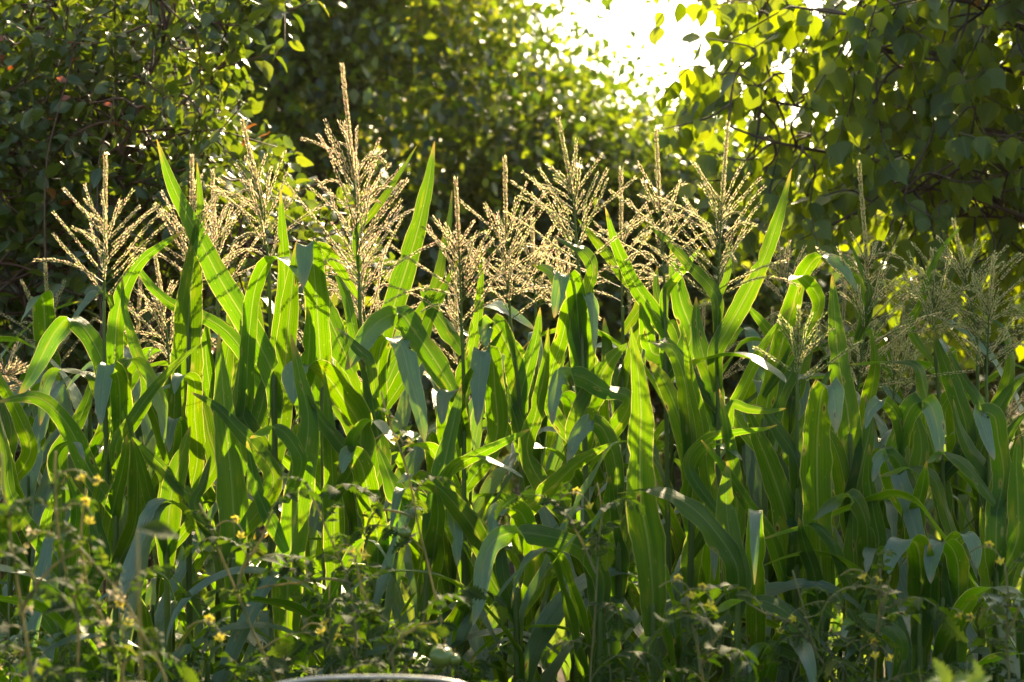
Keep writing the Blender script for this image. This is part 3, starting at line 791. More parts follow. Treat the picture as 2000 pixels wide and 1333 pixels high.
corn(5.00, "1945,1333 1945,1100", "corn plant with pointed upright leaves close to the right edge", [
    ('f', 46, "1945,1060 1948,980 1954,920 1962,856", dict(a=.2)),
    ('f', 44, "1985,1060 1988,980 1985,900 1990,850", dict(a=.3)),
    ('h', 44, "1960,930 1950,860 1940,812 1915,806 1925,850 1942,900", dict(a=.3, d=-.1)),
    ('f', 40, "1940,1200 1930,1120 1925,1050 1915,990", dict(a=.3)),
    ])
corn(4.55, "1575,1333 1590,1310", "lowest near corn plant right of centre with a dark leaf bending down", [
    ('h', 34, "1592,1298 1552,1212 1500,1176 1430,1176 1390,1200", dict(a=.8, d=-.1)),
    ('h', 28, "1590,1310 1545,1272 1494,1262 1470,1276 1463,1315", dict(a=.6, d=-.1)),
    ])
corn(4.55, "1750,1333 1762,1290", "low near corn plant with one small leaf folded over at the bottom right", [
    ('h', 28, "1762,1256 1722,1218 1682,1208 1652,1222 1646,1254", dict(a=.6, d=-.1)),
    ('f', 40, "1765,1300 1755,1230 1740,1180 1720,1140", dict(a=.4)),
    ])
corn(4.98, "120,1333 120,1100", "front corn plant with narrow upright leaves at the far left", [
    ('f', 30, "75,1180 82,1090 95,1000 128,930", dict(a=.2)),
    ('f', 32, "130,1130 140,1060 150,1000 128,920", dict(a=.3)),
    ('h', 18, "118,960 105,900 120,872 148,866 165,900", dict(a=.6, d=-.1)),
    ('f', 32, "20,960 14,900 6,850 -4,800", dict(a=.2)),
    ('f', 34, "200,1100 188,1030 180,970 175,920", dict(a=.4)),
    ])

def stalk_fn(C):
    z = C[:, 2]; o = np.argsort(z)
    return lambda zz: np.array([np.interp(zz, z[o], C[o, 0]), np.interp(zz, z[o], C[o, 1]), zz])

def px_list(s): return [tuple(map(float, q.split(','))) for q in s.split()]

for ci, (y, stalk, label, leaves, tas) in enumerate(HCORN):
    sp = px_list(stalk)
    pts = [W3(px, py, y) for px, py in sp]
    base = np.array([pts[0][0], y, 0.0]); base[0] += (ci * 37 % 11 - 5) * 0.006
    loc = tuple(base)
    C = spline([base, *pts], 50)
    e = empty("corn_plant", loc, label, "corn plant", "corn plants of the patch")
    b = stalk_mesh([base, *pts], 0.0125, 0.0042 if tas else 0.007, ci)
    link("stalk", b.mesh("stalk", M_STALK, base), e)
    fn = stalk_fn(C)
    for li, (mode, Wp, path, ex) in enumerate(leaves):
        hero_leaf(path, Wp, mode, y, e, base, fn, ci * 31 + li, **ex)
    # lower leaves hidden in the crowd still fill the plant
    if tas:
        ax = [W3(px, py, y + 0.02 * k) for k, (px, py) in enumerate(px_list(tas[0]))]
        tb = tassel_mesh(ax, int(tas[1] * 1.35), tas[2] * HW * y / 1000, ci + 100, tas[3], tas[4])
        link("tassel", tb.mesh("tassel", [M_TASSEL, M_STALK], base), e)

# ---- grown (not traced) plants that fill the crowd between and behind
def grown_leaf(buf, z0, az, Ln, Wd, seed, kink=False, e0=72, e1=-40):
    r = np.random.default_rng(seed); n = 34
    s = np.linspace(0, 1, n)
    if kink:
        k = r.uniform(0.35, 0.7); tip_e = r.uniform(-88, -25)
        el = np.where(s < k, e0 - 10 * s, 0); m = s >= k
        el[m] = np.interp(s[m], [k, k + 0.13, 1], [e0 - 10, tip_e * .6, tip_e])
    else:
        el = e0 + (e1 - e0) * s ** 1.7
    el = np.radians(el); a = az + 0.35 * r.uniform(-1, 1) * s ** 2
    ds = Ln / n
    D = np.stack([np.cos(el) * np.cos(a), np.cos(el) * np.sin(a), np.sin(el)], 1) * ds
    C = np.array([0.0, 0, z0]) + np.cumsum(D, axis=0)
    C = np.vstack([[0, 0, z0 - 0.07], [0.004 * math.cos(az), 0.004 * math.sin(az), z0], C])
    n = len(C); s = np.linspace(0, 1, n)
    tw = r.uniform(-1.0, 1.0) * s ** 1.5
    T = norm(np.gradient(C, axis=0)); S0 = np.stack([-np.sin(az) * np.ones(n), np.cos(az) * np.ones(n), np.zeros(n)], 1)
    S0 = norm(S0 - T * (S0 * T).sum(1, keepdims=True)); N0 = np.cross(T, S0)
    S = S0 * np.cos(tw)[:, None] + N0 * np.sin(tw)[:, None]
    V, F, UV, al = leaf_ribbon(C, S, Wd, seed)
    buf.add(V, F, UV, 0.5, al)

def grown_proto(H, nl, tassel, seed, Wd=0.070, ztop=None, Lf=0.7, zlow=0.35, pk=0.5, arch=False):
    r = np.random.default_rng(seed); parts = []
    b = stalk_mesh([(0, 0, 0), (0.01, 0.0, H * .5), (0.0, 0.01, H)], 0.0125, 0.005, seed)
    parts.append(("stalk", b.mesh("stalk", M_STALK)))
    a0 = r.random() * 6.28
    for k in range(nl):
        z = zlow + (H * 0.93 - zlow) * (k / (nl - 1))
        b = Buf(); kk = k / (nl - 1)
        grown_leaf(b, z, a0 + math.pi * k + r.normal(0, .35), Lf * (0.85 + 0.3 * r.random()) * (1.0 - 0.25 * abs(kk - .5)), Wd * (0.8 + 0.35 * r.random()),
                   seed * 50 + k, kink=r.random() < pk, e0=r.uniform(56, 80), e1=r.uniform(-85, -50) if arch else r.uniform(-85, 10))
        parts.append(("leaf", b.mesh("leaf", M_CORN)))
    if tassel:
        tb = tassel_mesh([(0, 0.01, H - .02), (0.0, 0.0, H + .16), (0.01, 0, H + .36)], 16, 0.16, seed + 5, .45, .5, dense=.9)
        parts.append(("tassel", tb.mesh("tassel", [M_TASSEL, M_STALK])))
    return parts

def place(parts, loc, rz, s, name, label, cat, group):
    e = empty(name, loc, label, cat, group); e.rotation_euler = (0, 0, rz); e.scale = (s, s, s)
    for nm, me in parts: link(nm, me, e)
    return e

tallT = [grown_proto(1.42, 8, True, 900 + k) for k in range(3)]
tallN = [grown_proto(1.36, 9, False, 920 + k) for k in range(4)]
youngN = [grown_proto(0.86, 7, False, 940 + k, Wd=0.054, Lf=0.64, zlow=0.15, pk=0.72) for k in range(4)]
MARKS = [(15, "the left edge of the picture"), (110, "the roof-shaped leaf far left"), (205, "the leftmost tall tassel"), (300, "the small low tassel at left"), (372, "the leaf striped by tassel shadows"),
 (435, "the broadest bright upright leaf"), (500, "the spreading tassel on the left"), (590, "the blue-grey folded flap"), (640, "the crossing bright leaves"), (705, "the tallest tassel"), (770, "the roof-shaped folded leaf"), (830, "the long bright leaf"),
 (895, "the pale feathery tassel"), (940, "the hanging blue-grey strap"), (990, "the wide open tassel"), (1045, "the thin tassel near the middle"), (1110, "the bent tassel"), (1165, "the dark round-shouldered leaf"), (1215, "the thin drooping tassel"),
 (1255, "the single tall lit leaf"), (1320, "the two dark straight leaves"), (1410, "the biggest tassel on the right"), (1500, "the wide curved leaf"), (1560, "the short green tassel"), (1635, "the dark sword-like leaf"),
 (1685, "the tassel with long lower branches"), (1750, "the small low green tassel"), (1800, "the flaps hanging side by side"), (1850, "the ragged dark leaf"), (1910, "the long green spike"), (1975, "the right edge of the picture")]
used = set()
def mark_label(kind, x, y):
    px = 1000 + x / (HW * y) * 1000
    for m in sorted(MARKS, key=lambda q: abs(q[0] - px)):
        lab = kind + " " + m[1]
        if lab not in used: used.add(lab); return lab
    return kind
def rowfill(y, x0, x1, dx, protos, kind, group, smin, smax):
    x = x0 + dx * 0.5 * random.random()
    while x < x1:
        place(random.choice(protos), (x, y + random.uniform(-.07, .07), 0), random.random() * 6.28, random.uniform(smin, smax), "corn_plant", mark_label(kind, x, y), "corn plant", group)
        x += dx * random.uniform(0.8, 1.2)
rowfill(6.15, -1.75, 1.8, 0.24, tallT + tallN[:2], "tall corn plant in the last row behind", "corn plants of the last row", .90, 1.02)
rowfill(5.75, -1.55, 1.65, 0.23, tallN, "leafy corn plant deep in the patch behind", "leafy corn plants in the thick of the patch", .88, 1.0)
rowfill(5.48, -1.45, 1.5, 0.30, tallN, "half-hidden leafy corn plant beside", "half-hidden leafy corn plants", .76, .90)
rowfill(5.20, -1.4, 1.45, 0.20, youngN, "young corn plant filling the gap under", "young corn plants under the tassels", .80, 1.0)
archN = [grown_proto(0.72, 6, False, 960 + k, Wd=0.046, Lf=0.58, zlow=0.30, pk=0.25, arch=True) for k in range(3)]
rowfill(4.74, -1.25, 1.3, 0.19, archN, "small corn plant with narrow arching leaves before", "small corn plants along the front of the patch", .95, 1.28)
rowfill(5.02, -1.35, 1.38, 0.17, youngN, "knee-high corn plant at the foot of", "knee-high corn plants at the foot of the patch", .66, .84)

# ------------------------------------------------------------------ trees
def in_poly(x, y, poly):
    inside = np.zeros(len(x), bool); j = len(poly) - 1
    for i in range(len(poly)):
        xi, yi = poly[i]; xj, yj = poly[j]
        c = ((yi > y) != (yj > y)) & (x < (xj - xi) * (y - yi) / (yj - yi + 1e-12) + xi)
        inside ^= c; j = i
    return inside

def unit(n): return norm(rng.normal(size=(n, 3)))

def tree(loc, H, trunk_h, crown, nclump, per, leaf, mat, label, cat, group, spread=0.36, trunk_r=0.16):
    "crown: list of ellipsoids (cx,cy,cz,rx,ry,rz) relative to loc"
    e = empty("tree", loc, label, cat, group)
    b = Buf(); tops = []
    tube(b, spline([(0, 0, 0), (0.05, 0.03, trunk_h * .5), (0, 0, trunk_h), (0.05, 0, H * .75)], 20), np.linspace(trunk_r, trunk_r * .25, 20), 9)
    cl = []
    vol = np.array([c[3] * c[4] * c[5] for c in crown]); cnt = (nclump * vol / vol.sum()).astype(int) + 1
    for c, k in zip(crown, cnt):
        u = unit(k) * (0.55 + 0.5 * rng.random((k, 1)) ** 0.6)
        cl.append(np.array(c[:3]) + u * np.array(c[3:]))
    cl = np.vstack(cl)
    for p in cl[:: max(1, len(cl) // 26)]:
        st = np.array([0, 0, min(max(trunk_h * .6, p[2] * .55), H * .7)])
        tube(b, spline([st, (st + p) / 2 + np.array([0, 0, .12]), p], 8), np.linspace(trunk_r * .35, 0.012, 8), 5)
    link("trunk", b.mesh("trunk", M_BARK), e)
    g = Buf(); N = len(cl) * per
    P = np.repeat(cl, per, axis=0) + rng.normal(size=(N, 3)) * spread * np.array([1, 1, .62]) * (0.6 + 0.8 * rng.random((len(cl), 1)).repeat(per, 0))
    P[:, 2] = np.maximum(P[:, 2], 0.15)
    D = unit(N) + np.array([0, 0, -0.35]); Nn = unit(N) * 0.8 + np.array([0, 0, 1.0])
    tone = np.clip(rng.normal(.50, .32, len(cl)).repeat(per) + rng.normal(0, .15, N), 0, 1)
    scatter(g, T_FAR, P, D, Nn, leaf * (0.7 + 0.7 * rng.random(N)), tone, wid=1.25)
    link("crown", g.mesh("crown", mat), e)
    return e

far_group = "trees standing behind the corn"
tree((-3.6, 17, 0), 6.5, 1.6, [(0, 0, 3.6, 2.3, 2.0, 2.2), (-0.4, 0, 5.2, 2.0, 1.5, 1.5), (0.6, 0, 1.6, 1.8, 1.6, 1.2)], 380, 150, .085, M_CENTRE,
     "dark shaded tree behind the tallest tassels, left of the sparkling one", "tree", far_group)
tree((-1.35, 15.5, 0), 6.5, 1.5, [(-.1, 0, 3.4, 1.75, 1.9, 1.7), (-0.25, 0, 5.0, 1.2, 1.5, 1.4), (0, 0, 1.5, 2.1, 1.6, 1.2)], 420, 150, .085, M_CENTRE,
     "leafy tree full of sparkling leaves at the top middle of the picture", "tree", far_group)
tree((1.35, 16.5, 0), 4.6, 1.3, [(-0.3, 0, 2.3, 1.3, 1.5, 0.95), (-0.95, 0, 3.0, 0.5, 0.9, 0.65), (0.6, 0, 1.8, 1.3, 1.4, 1.0)], 320, 190, .08, M_CENTRE,
     "lower tree whose crown slopes down to the right beneath the bright sky", "tree", far_group)
tree((3.6, 19, 0), 3.6, 1.0, [(0, 0, 1.9, 2.1, 1.6, 1.15), (1.8, 0, 2.3, 1.8, 1.4, 1.6)], 260, 130, .08, M_CENTRE,
     "low rounded tree under the sky gap, partly covered by the apricot branches", "tree", far_group)
tree((-2.9, 23, 0), 7.5, 1.6, [(0, 0, 3.8, 2.7, 1.5, 2.4), (-.3, 0, 5.8, 2.2, 1.3, 1.6), (0, 0, 1.5, 3.0, 1.4, 1.3)], 420, 130, .12, M_CENTRE,
     "large hazy tree farthest back, filling the gaps between the two middle trees", "tree", far_group)
tree((1.9, 23.5, 0), 4.2, 1.0, [(0, 0, 2.3, 2.2, 1.3, 1.2)], 200, 120, .11, M_CENTRE,
     "hazy rounded tree farthest back below the bright sky", "tree", far_group)
tree((6.6, 15, 0), 4.2, 1.0, [(0, 0, 2.1, 2.3, 1.8, 1.5)], 180, 100, .085, M_CENTRE,
     "sunlit tree glimpsed behind the apricot leaves at the right edge", "tree", far_group)
tree((-7.2, 18, 0), 7.5, 1.6, [(0, 0, 4.0, 2.6, 2.2, 2.6), (0, 0, 1.6, 2.2, 1.8, 1.2)], 280, 110, .09, M_CENTRE,
     "dark tree behind the red-tipped bush at the left edge", "tree", far_group)

def bough_tree(name, loc, label, cat, mat, tmpl, targets, origin_fn, nleaf, lsize, twig_len, twig_dir, hang, trunk_pts, trunk_r, twig_mat, ngrid, tone_hi=None, nbias=0.0, fruit=None):
    """tree grown from its trunk: limbs to clusters, branchlets to twigs, leaves on twigs"""
    e = empty(name, loc, label, cat)
    o = np.array(loc, float); b = Buf(); tb = Buf()
    tc = spline([np.array(p) for p in trunk_pts], 24)
    tube(b, tc, np.linspace(trunk_r, trunk_r * .35, 24), 10)
    T = np.array(targets)
    cen = T[rng.choice(len(T), ngrid, replace=False)]
    for _ in range(4):
        d = ((T[:, None] - cen[None]) ** 2).sum(-1).argmin(1)
        cen = np.array([T[d == k].mean(0) if (d == k).any() else cen[k] for k in range(ngrid)])
    d = ((T[:, None] - cen[None]) ** 2).sum(-1).argmin(1)
    limbs = []
    for k in range(ngrid):
        st = origin_fn(cen[k], tc)
        mid = (st + cen[k]) / 2 + np.array([0, 0, .15]) + rng.normal(0, .06, 3)
        out = cen[k] + norm(cen[k] - st) * 0.12 + rng.normal(0, .05, 3)
        lc = spline([st, mid, cen[k], out], 24); limbs.append(lc)
        tube(b, lc, np.linspace(min(trunk_r * .30, .022), 0.004, 24), 6)
    P, D, S, RN = [], [], [], []
    for i, t in enumerate(T):
        lc = limbs[d[i]]; cand = lc[8:]; dd_ = np.linalg.norm(cand - t, axis=1) + rng.random(len(cand)) * .38; c = cand[dd_.argmin()]; dr = norm(norm(t - c + 1e-4) * 0.5 + np.array(twig_dir) + rng.normal(0, .35, 3))
        end = t + dr * twig_len * rng.uniform(.6, 1.2)
        C = spline([c, (c + t) / 2 + rng.normal(0, .03, 3) + np.array([0, 0, .03]), t, end], 16)
        tube(tb, C, np.linspace(.0055, .0014, 16), 4)
        n = int(nleaf * rng.uniform(.7, 1.3)); q = 0.35 + 0.65 * (np.arange(n) + rng.random(n) * .5) / n
        idx = np.clip(q * 15, 0, 14.99); i0 = idx.astype(int); f = (idx - i0)[:, None]
        pp = C[i0] * (1 - f) + C[i0 + 1] * f
        side = np.where(np.arange(n) % 2 == 0, 1.0, -1.0)[:, None]
        tg = norm(C[np.minimum(i0 + 1, 15)] - C[i0]); sd = norm(np.cross(tg, rng.normal(size=3)))
        dd = norm(sd * side * 0.9 + tg * 0.5 + np.array([0, 0, -hang]) + rng.normal(0, .3, (n, 3)))
        P.append(pp + dd * lsize * 0.22); D.append(dd); S.append(lsize * rng.uniform(.6, 1.2, n))
        tn = np.clip(rng.normal(.45, .22, n), 0, .93)
        if tone_hi and rng.random() < tone_hi: tn[-3:] = rng.uniform(.95, 1.0)
        RN.append(tn)
    P = np.vstack(P); D = np.vstack(D); S = np.concatenate(S); RN = np.concatenate(RN)
    g = Buf(); N = len(P)
    Nn = rng.normal(size=(N, 3)) * 0.9 + np.array([0, -0.3, nbias])
    scatter(g, tmpl, P, D, Nn, S, RN)
    # leaf stalks
    link("trunk", b.mesh("trunk", M_BARK, o), e)
    link("twigs", tb.mesh("twigs", twig_mat, o), e)
    link("crown", g.mesh("crown", mat, o), e)
    for (px, py, yy, rr) in (fruit or ()):
        fb = Buf(); c = W3(px, py, yy)
        th = np.linspace(0, np.pi, 12); ph = np.linspace(0, 2 * np.pi, 17)
        TH, PH = np.meshgrid(th, ph, indexing='ij'); crease = 1 - 0.06 * np.exp(-((PH - np.pi) / .25) ** 2)
        V = np.stack([np.sin(TH) * np.cos(PH) * crease, np.sin(TH) * np.sin(PH) * crease, np.cos(TH)], -1) * rr + c
        fb.add(V.reshape(-1, 3), grid(12, 17))
        tube(fb, spline([c + (0, 0, rr * .95), c + (0.004, 0, rr + .02)], 3), .0015, 4)
        link("apricot", fb.mesh("apricot", M_APF, o), e)
    return e

# apricot tree: crown outline as in the picture, carried round and above the frame
poly = [(1250, -60), (1290, 60), (1330, 90), (1290, 130), (1262, 175), (1300, 235), (1345, 250), (1330, 300), (1352, 345), (1420, 355), (1480, 400), (1530, 470),
        (1600, 470), (1680, 520), (1760, 560), (1850, 570), (1950, 620), (2300, 640), (2500, 500), (2500, -60)]
tg = []
while len(tg) < 560:
    px, py = rng.uniform(1240, 2450), rng.uniform(-60, 640)
    if not in_poly(np.array([px]), np.array([py]), poly)[0]: continue
    # bright hole left of the middle, thinner foliage near the edge
    hole = math.exp(-(((px - 1375) / 65) ** 2 + ((py - 110) / 65) ** 2))
    dens = min(1.0, 0.38 + max(0, px - 1300) / 750.0) * (1 - 0.85 * hole)
    if py > 380 and px < 1620: dens *= 0.7
    if px < 1330 and py < 190: dens *= 0.22
    if rng.random() > dens: continue
    yy = rng.uniform(7.0, 9.3)
    tg.append(W3(px + 10, py - 20, yy) if yy < 8 else W3(px + 30, py - 20, yy))
for _ in range(1000):                                   # upper crown, above the frame: it shades the right half of the patch
    u = unit(1)[0] * rng.random() ** (1/3)
    p = np.array([2.7, 8.4, 3.7]) + u * np.array([2.1, 1.7, 1.2])
    if p[2] > 2.9 and p[0] > 1.70: tg.append(p)
def apr_origin(c, tc): 
    z = min(max(c[2] - 0.6, 0.9), tc[-1][2]); i = np.abs(tc[:, 2] - z).argmin(); return tc[i]
bough_tree("apricot_tree", (3.0, 8.5, 0), "apricot tree with hanging heart-shaped leaves filling the upper right corner", "tree", M_APR, T_APR, tg, apr_origin,
    9, 0.088, 0.30, (-0.25, -0.1, -0.35), 1.5, [(3.0, 8.5, 0), (2.95, 8.45, 0.7), (2.8, 8.4, 1.5), (2.75, 8.45, 2.6), (2.7, 8.4, 4.2)], 0.12, M_BARK, 46, nbias=0.1,
    fruit=[(1752, 393, 7.9, .022), (1702, 380, 7.8, .016), (1905, 5, 7.4, .022)])

# dark bush on the left
bp_ = [(-150, -60), (430, -60), (410, 40), (360, 90), (395, 150), (400, 210), (440, 250), (470, 290), (475, 330), (560, 360), (640, 380), (700, 420), (690, 520), (560, 560), (420, 620), (300, 700),
       (200, 820), (160, 930), (-150, 1000)]
tg = []
while len(tg) < 1150:
    px, py = rng.uniform(-150, 700), rng.uniform(-60, 1000)
    if not in_poly(np.array([px]), np.array([py]), bp_)[0]: continue
    if px > 480 and rng.random() < 0.5: continue
    tg.append(W3(px, py, rng.uniform(6.75, 8.6)))
for _ in range(16): tg.append(W3(rng.uniform(400, 560), rng.uniform(-30, 30), rng.uniform(6.9, 7.3)))
for _ in range(260):
    tg.append(np.array([rng.uniform(-2.6, -1.0), rng.uniform(6.9, 8.6), rng.uniform(0.2, 1.2)]))
def bush_origin(c, tc):
    i = rng.integers(2, 14); return tc[i]
bough_tree("bush", (-1.9, 7.8, 0), "dense dark bush with small oval leaves and red new tips on the left", "bush", M_BUSH, T_OVAL, tg, bush_origin,
    15, 0.068, 0.26, (0.12, -0.25, 0.25), 0.25, [(-1.9, 7.8, 0), (-1.9, 7.8, .5), (-1.85, 7.75, 1.2), (-1.8, 7.8, 2.0), (-1.8, 7.8, 2.7)], 0.06, M_TWIG, 60, tone_hi=0.012, nbias=0.9)

# separate long shoots that stand out before the bush
def shoot(path, y, label, red, seed):
    r = np.random.default_rng(seed); pts = [W3(px, py, y) for px, py in px_list(path)]
    base = np.array([pts[0][0], y, 0.0])
    e = empty("bush_sapling", tuple(base), label, "sapling")
    C = spline([base, (base + pts[0]) / 2 + np.array([.02, 0, 0]), *pts], 40)
    b = Buf(); tube(b, C, np.linspace(.009, .0016, 40), 6); link("stem", b.mesh("stem", M_TWIG, base), e)
    n = 26; q = np.linspace(.35, .995, n); idx = q * 39; i0 = np.minimum(idx.astype(int), 38); P = C[i0]
    sd = np.where(np.arange(n) % 2 == 0, 1., -1.)[:, None]
    D = np.array([1., 0, 0]) * sd + np.array([0, 0, .35]) + r.normal(0, .35, (n, 3))
    rn = np.clip(r.normal(.5, .2, n), 0, .9); rn[-red:] = .995
    S = np.where(np.arange(n) > n - 1 - red, .035, .07) * r.uniform(.8, 1.2, n)
    g = Buf(); scatter(g, T_OVAL, P, D, r.normal(0, .5, (n, 3)) + (0, -.3, .9), S, rn)
    link("foliage", g.mesh("foliage", M_BUSH, base), e)
shoot("90,330 110,230 135,140 150,45", 6.62, "tall shoot with red tip leaves at the top left before the bush", 5, 5)
shoot("195,300 215,240 224,172", 6.6, "short shoot with one small red tip beside the taller red-tipped shoot", 2, 6)
shoot("-10,200 5,100 15,40", 6.65, "shoot with dark red leaves touching the left edge at the top", 5, 7)

# ------------------------------------------------------------------ tomatoes
def tomato_leaf_mesh(seed, Ln=0.19):
    r = np.random.default_rng(seed); b = Buf()
    s = np.linspace(0, 1, 14); el = np.radians(38 - 95 * s ** 1.2 + r.uniform(-10, 10)); a = r.uniform(-.4, .4) * s
    C = np.vstack([[0, 0, 0], np.cumsum(np.stack([np.cos(el) * np.cos(a), np.cos(el) * np.sin(a), np.sin(el)], 1) * Ln / 14, axis=0)])
    tube(b, C, np.linspace(.0019, .0008, 15), 4, mi=1)
    P, D, S = [], [], []
    T = norm(np.gradient(C, axis=0))
    for k, q in enumerate((.26, .36, .46, .56, .66, .76, .86)):
        i = int(q * 14); big = k % 2 == 0
        for sg in (-1, 1):
            if not big and r.random() < .4: continue
            side = norm(np.cross(T[i], [0, 0, 1])) * sg
            P.append(C[i] + side * .004); D.append(side * 1.0 + T[i] * .55 + np.array([0, 0, r.uniform(-.5, .1)]))
            S.append((0.056 if big else .028) * r.uniform(.75, 1.15) * (1.0 - .25 * q))
    P.append(C[-1]); D.append(T[-1] + r.normal(0, .15, 3)); S.append(.060 * r.uniform(.8, 1.1))
    P, D, S = np.array(P), np.array(D), np.array(S)
    scatter(b, T_TOM, P, D, np.array([0, 0, 1.]) + r.normal(0, .35, (len(P), 3)), S, np.clip(r.normal(.5, .2, len(P)), 0, 1), wid=r.uniform(.75, 1.1))
    return b.mesh("leaf", [M_TOM, M_TSTEM])
TL = [tomato_leaf_mesh(300 + k) for k in range(9)]

def flower_meshes(seed, dry):
    "peduncle and the flowers hanging from it"
    r = np.random.default_rng(seed); b = Buf(); fl = []
    C = spline([(0, 0, 0), (.02, 0, .012), (.045, 0, .008), (.06, 0, -.01)], 12)
    tube(b, C, np.linspace(.0015, .0009, 12), 4)
    for k in range(2):
        o = C[6 + k * 4]; d = norm(np.array([r.uniform(-.2, .8), r.uniform(-1, 1), r.uniform(-1.0, .1)]))
        tip = o + d * .016; tube(b, spline([o, (o + tip) / 2 + (0, 0, .003), tip], 5), .0008, 4)
        f = Buf(); n = 5; ang = np.arange(n) * 2 * np.pi / n
        u = norm(np.cross(d, [0.2, 1, 0.1])); v = np.cross(d, u)
        rad = np.cos(ang)[:, None] * u + np.sin(ang)[:, None] * v
        size = r.uniform(.010, .014)
        pet = norm(rad * 1.0 + d * (-.35 if not dry else .9))
        scatter(f, T_OVAL, np.repeat(tip[None], n, 0), pet, np.repeat(d[None], n, 0), size, np.full(n, .5), wid=.8)
        tube(f, spline([tip, tip + d * .009], 4), np.array([.002, .0022, .0012, .0004]), 6)
        scatter(f, T_OVAL, np.repeat((tip - d * .001)[None], n, 0), norm(rad * .8 - d * .7), np.repeat(d[None], n, 0), size * .8, np.full(n, .5), mi=1, wid=.6)
        fl.append(f.mesh("flower", [M_DRY if dry else M_YEL, M_TSTEM]))
    return b.mesh("flower_stalk", M_TSTEM), fl
FL = [flower_meshes(400 + k, False) for k in range(2)]
FD = [flower_meshes(420 + k, True) for k in range(2)]

def fruit_mesh():
    b = Buf(); th = np.linspace(0, np.pi, 14); ph = np.linspace(0, 2 * np.pi, 25)
    TH, PH = np.meshgrid(th, ph, indexing='ij'); rb = 1 + .05 * np.cos(5 * PH) * np.sin(TH)
    V = np.stack([np.sin(TH) * np.cos(PH) * rb, np.sin(TH) * np.sin(PH) * rb, np.cos(TH) * .86 - .12 * np.exp(-(TH / .35) ** 2)], -1)
    b.add(V.reshape(-1, 3), grid(14, 25))
    a = np.arange(5) * 2 * np.pi / 5; D = np.stack([np.cos(a), np.sin(a), 0 * a + .15], 1)
    scatter(b, T_OVAL, np.repeat(np.array([[0, 0, .78]]), 5, 0), D, np.repeat(np.array([[0, 0, 1.]]), 5, 0), np.full(5, .8), np.full(5, .5), mi=1, wid=.7)
    tube(b, [(0, 0, .75), (0.02, 0, 1.1), (.1, 0, 1.5)], .07, 5, mi=1)
    return b.mesh("tomato", [M_FRUIT, M_TSTEM])
FRU = fruit_mesh()

def tomato_plant(stems, base, label, group, seed, dense=1.0, flowers=(), fruits=(), dry=0.2, lscale=1.0, rad=.0045):
    "stems: list of garden point lists; flowers/fruits: garden points"
    r = np.random.default_rng(seed); base = np.array(base, float)
    e = empty("tomato_plant", tuple(base), label, "tomato plant", group)
    for si, st in enumerate(stems):
        P = [np.array(p, float) for p in st]
        C = spline(P, 36); wob = np.cumsum(r.normal(0, .0011, (36, 3)), axis=0); C = C + wob * np.linspace(0, 1, 36)[:, None]
        Lst = np.linalg.norm(np.diff(C, axis=0), axis=1).sum()
        b = Buf(); tube(b, C, np.linspace(rad if si == 0 else rad * .75, .0020, 36), 6); link("stem", b.mesh("stem", M_TSTEM, base), e)
        n = max(3, int(Lst / .052 * dense)); az = r.random() * 6.28
        for k in range(n):
            q = 0.10 + 0.90 * (k + .6 * r.random()) / n; i = min(int(q * 35), 35)
            if C[i][2] < 0.42: continue
            az += 2.3 + r.normal(0, .3)
            sc_ = lscale * (1.0 if q < .8 else 1.35 - q * .85) * r.uniform(.60, 1.05)
            o = link("leaf", TL[r.integers(len(TL))], e, tuple(C[i] - base), (r.normal(0, .2), r.normal(-.1 if q < .8 else -.7, .25), az), sc_)
        for k in range((1 if r.random() < (.85 if dry > .5 else .12) else 0) + (1 if dry > .5 and Lst > .4 else 0)):
            q = r.uniform(.7, .98); i = int(q * 35); kind = FD if r.random() < dry else FL
            m, fs = kind[r.integers(2)]
            o = link("flower_truss", m, e, tuple(C[i] - base), (0, 0, r.random() * 6.28), 1.0)
            for f in fs: link("flower", f, o)
    for p in flowers:
        m, fs = FL[r.integers(2)]
        # the truss springs from the nearest stem by a short stalk
        p = np.array(p, float)
        o = link("flower_truss", m, e, tuple(p - base + np.array([-.05, 0, .01])), (0, 0, r.uniform(-.5, .5)), 1.05)
        for f in fs: link("flower", f, o)
    for p, rr in fruits:
        o = link("tomato", FRU, e, tuple(np.array(p) - base), (r.normal(0, .2), r.normal(0, .2), 0), rr)
    return e

def T3(s, y): return [W3(px, py, y) for px, py in px_list(s)]
tgp = "tomato plants in front of the corn"
def hero_tom(y, paths, label, fl="", fr=(), **k):
    st = [T3(p, y) for p in paths]
    b0 = st[0][0].copy(); base = np.array([b0[0], y, 0.0])
    st[0] = [base, (base + b0) / 2 + (.01, 0, 0), *st[0]]
    tomato_plant(st, base, label, tgp, int(y * 100) + int(b0[0] * 100), flowers=[W3(a, c, y - .03) for a, c in px_list(fl)] if fl else (),
                 fruits=[(W3(a, c, y - .04), rr * HW * y / 1000) for a, c, rr in fr], **k)
hero_tom(3.95, ["545,1333 505,1240 465,1150 438,1080 412,1010 398,985", "465,1150 475,1110 512,1060 540,1010"], "tomato plant with a thick pale stem leaning left in front of the bright corn leaves", "470,1040", rad=.006, dense=.8)
hero_tom(4.05, ["700,1333 690,1160 655,1070 622,1000 600,955", "690,1140 640,1130 580,1135 500,1150"], "tomato plant with hanging toothed leaves before the spear-shaped bright leaf", "700,1085 640,1225", dense=1.0)
hero_tom(4.30, ["880,1333 862,1230 832,1110 808,1010 790,920 745,800 738,765", "808,1010 770,1000 735,1005 715,1060"], "tallest tomato plant with bare leaning stem and a green fruit halfway up", "778,868", [(790, 1040, 13)], dense=.55)
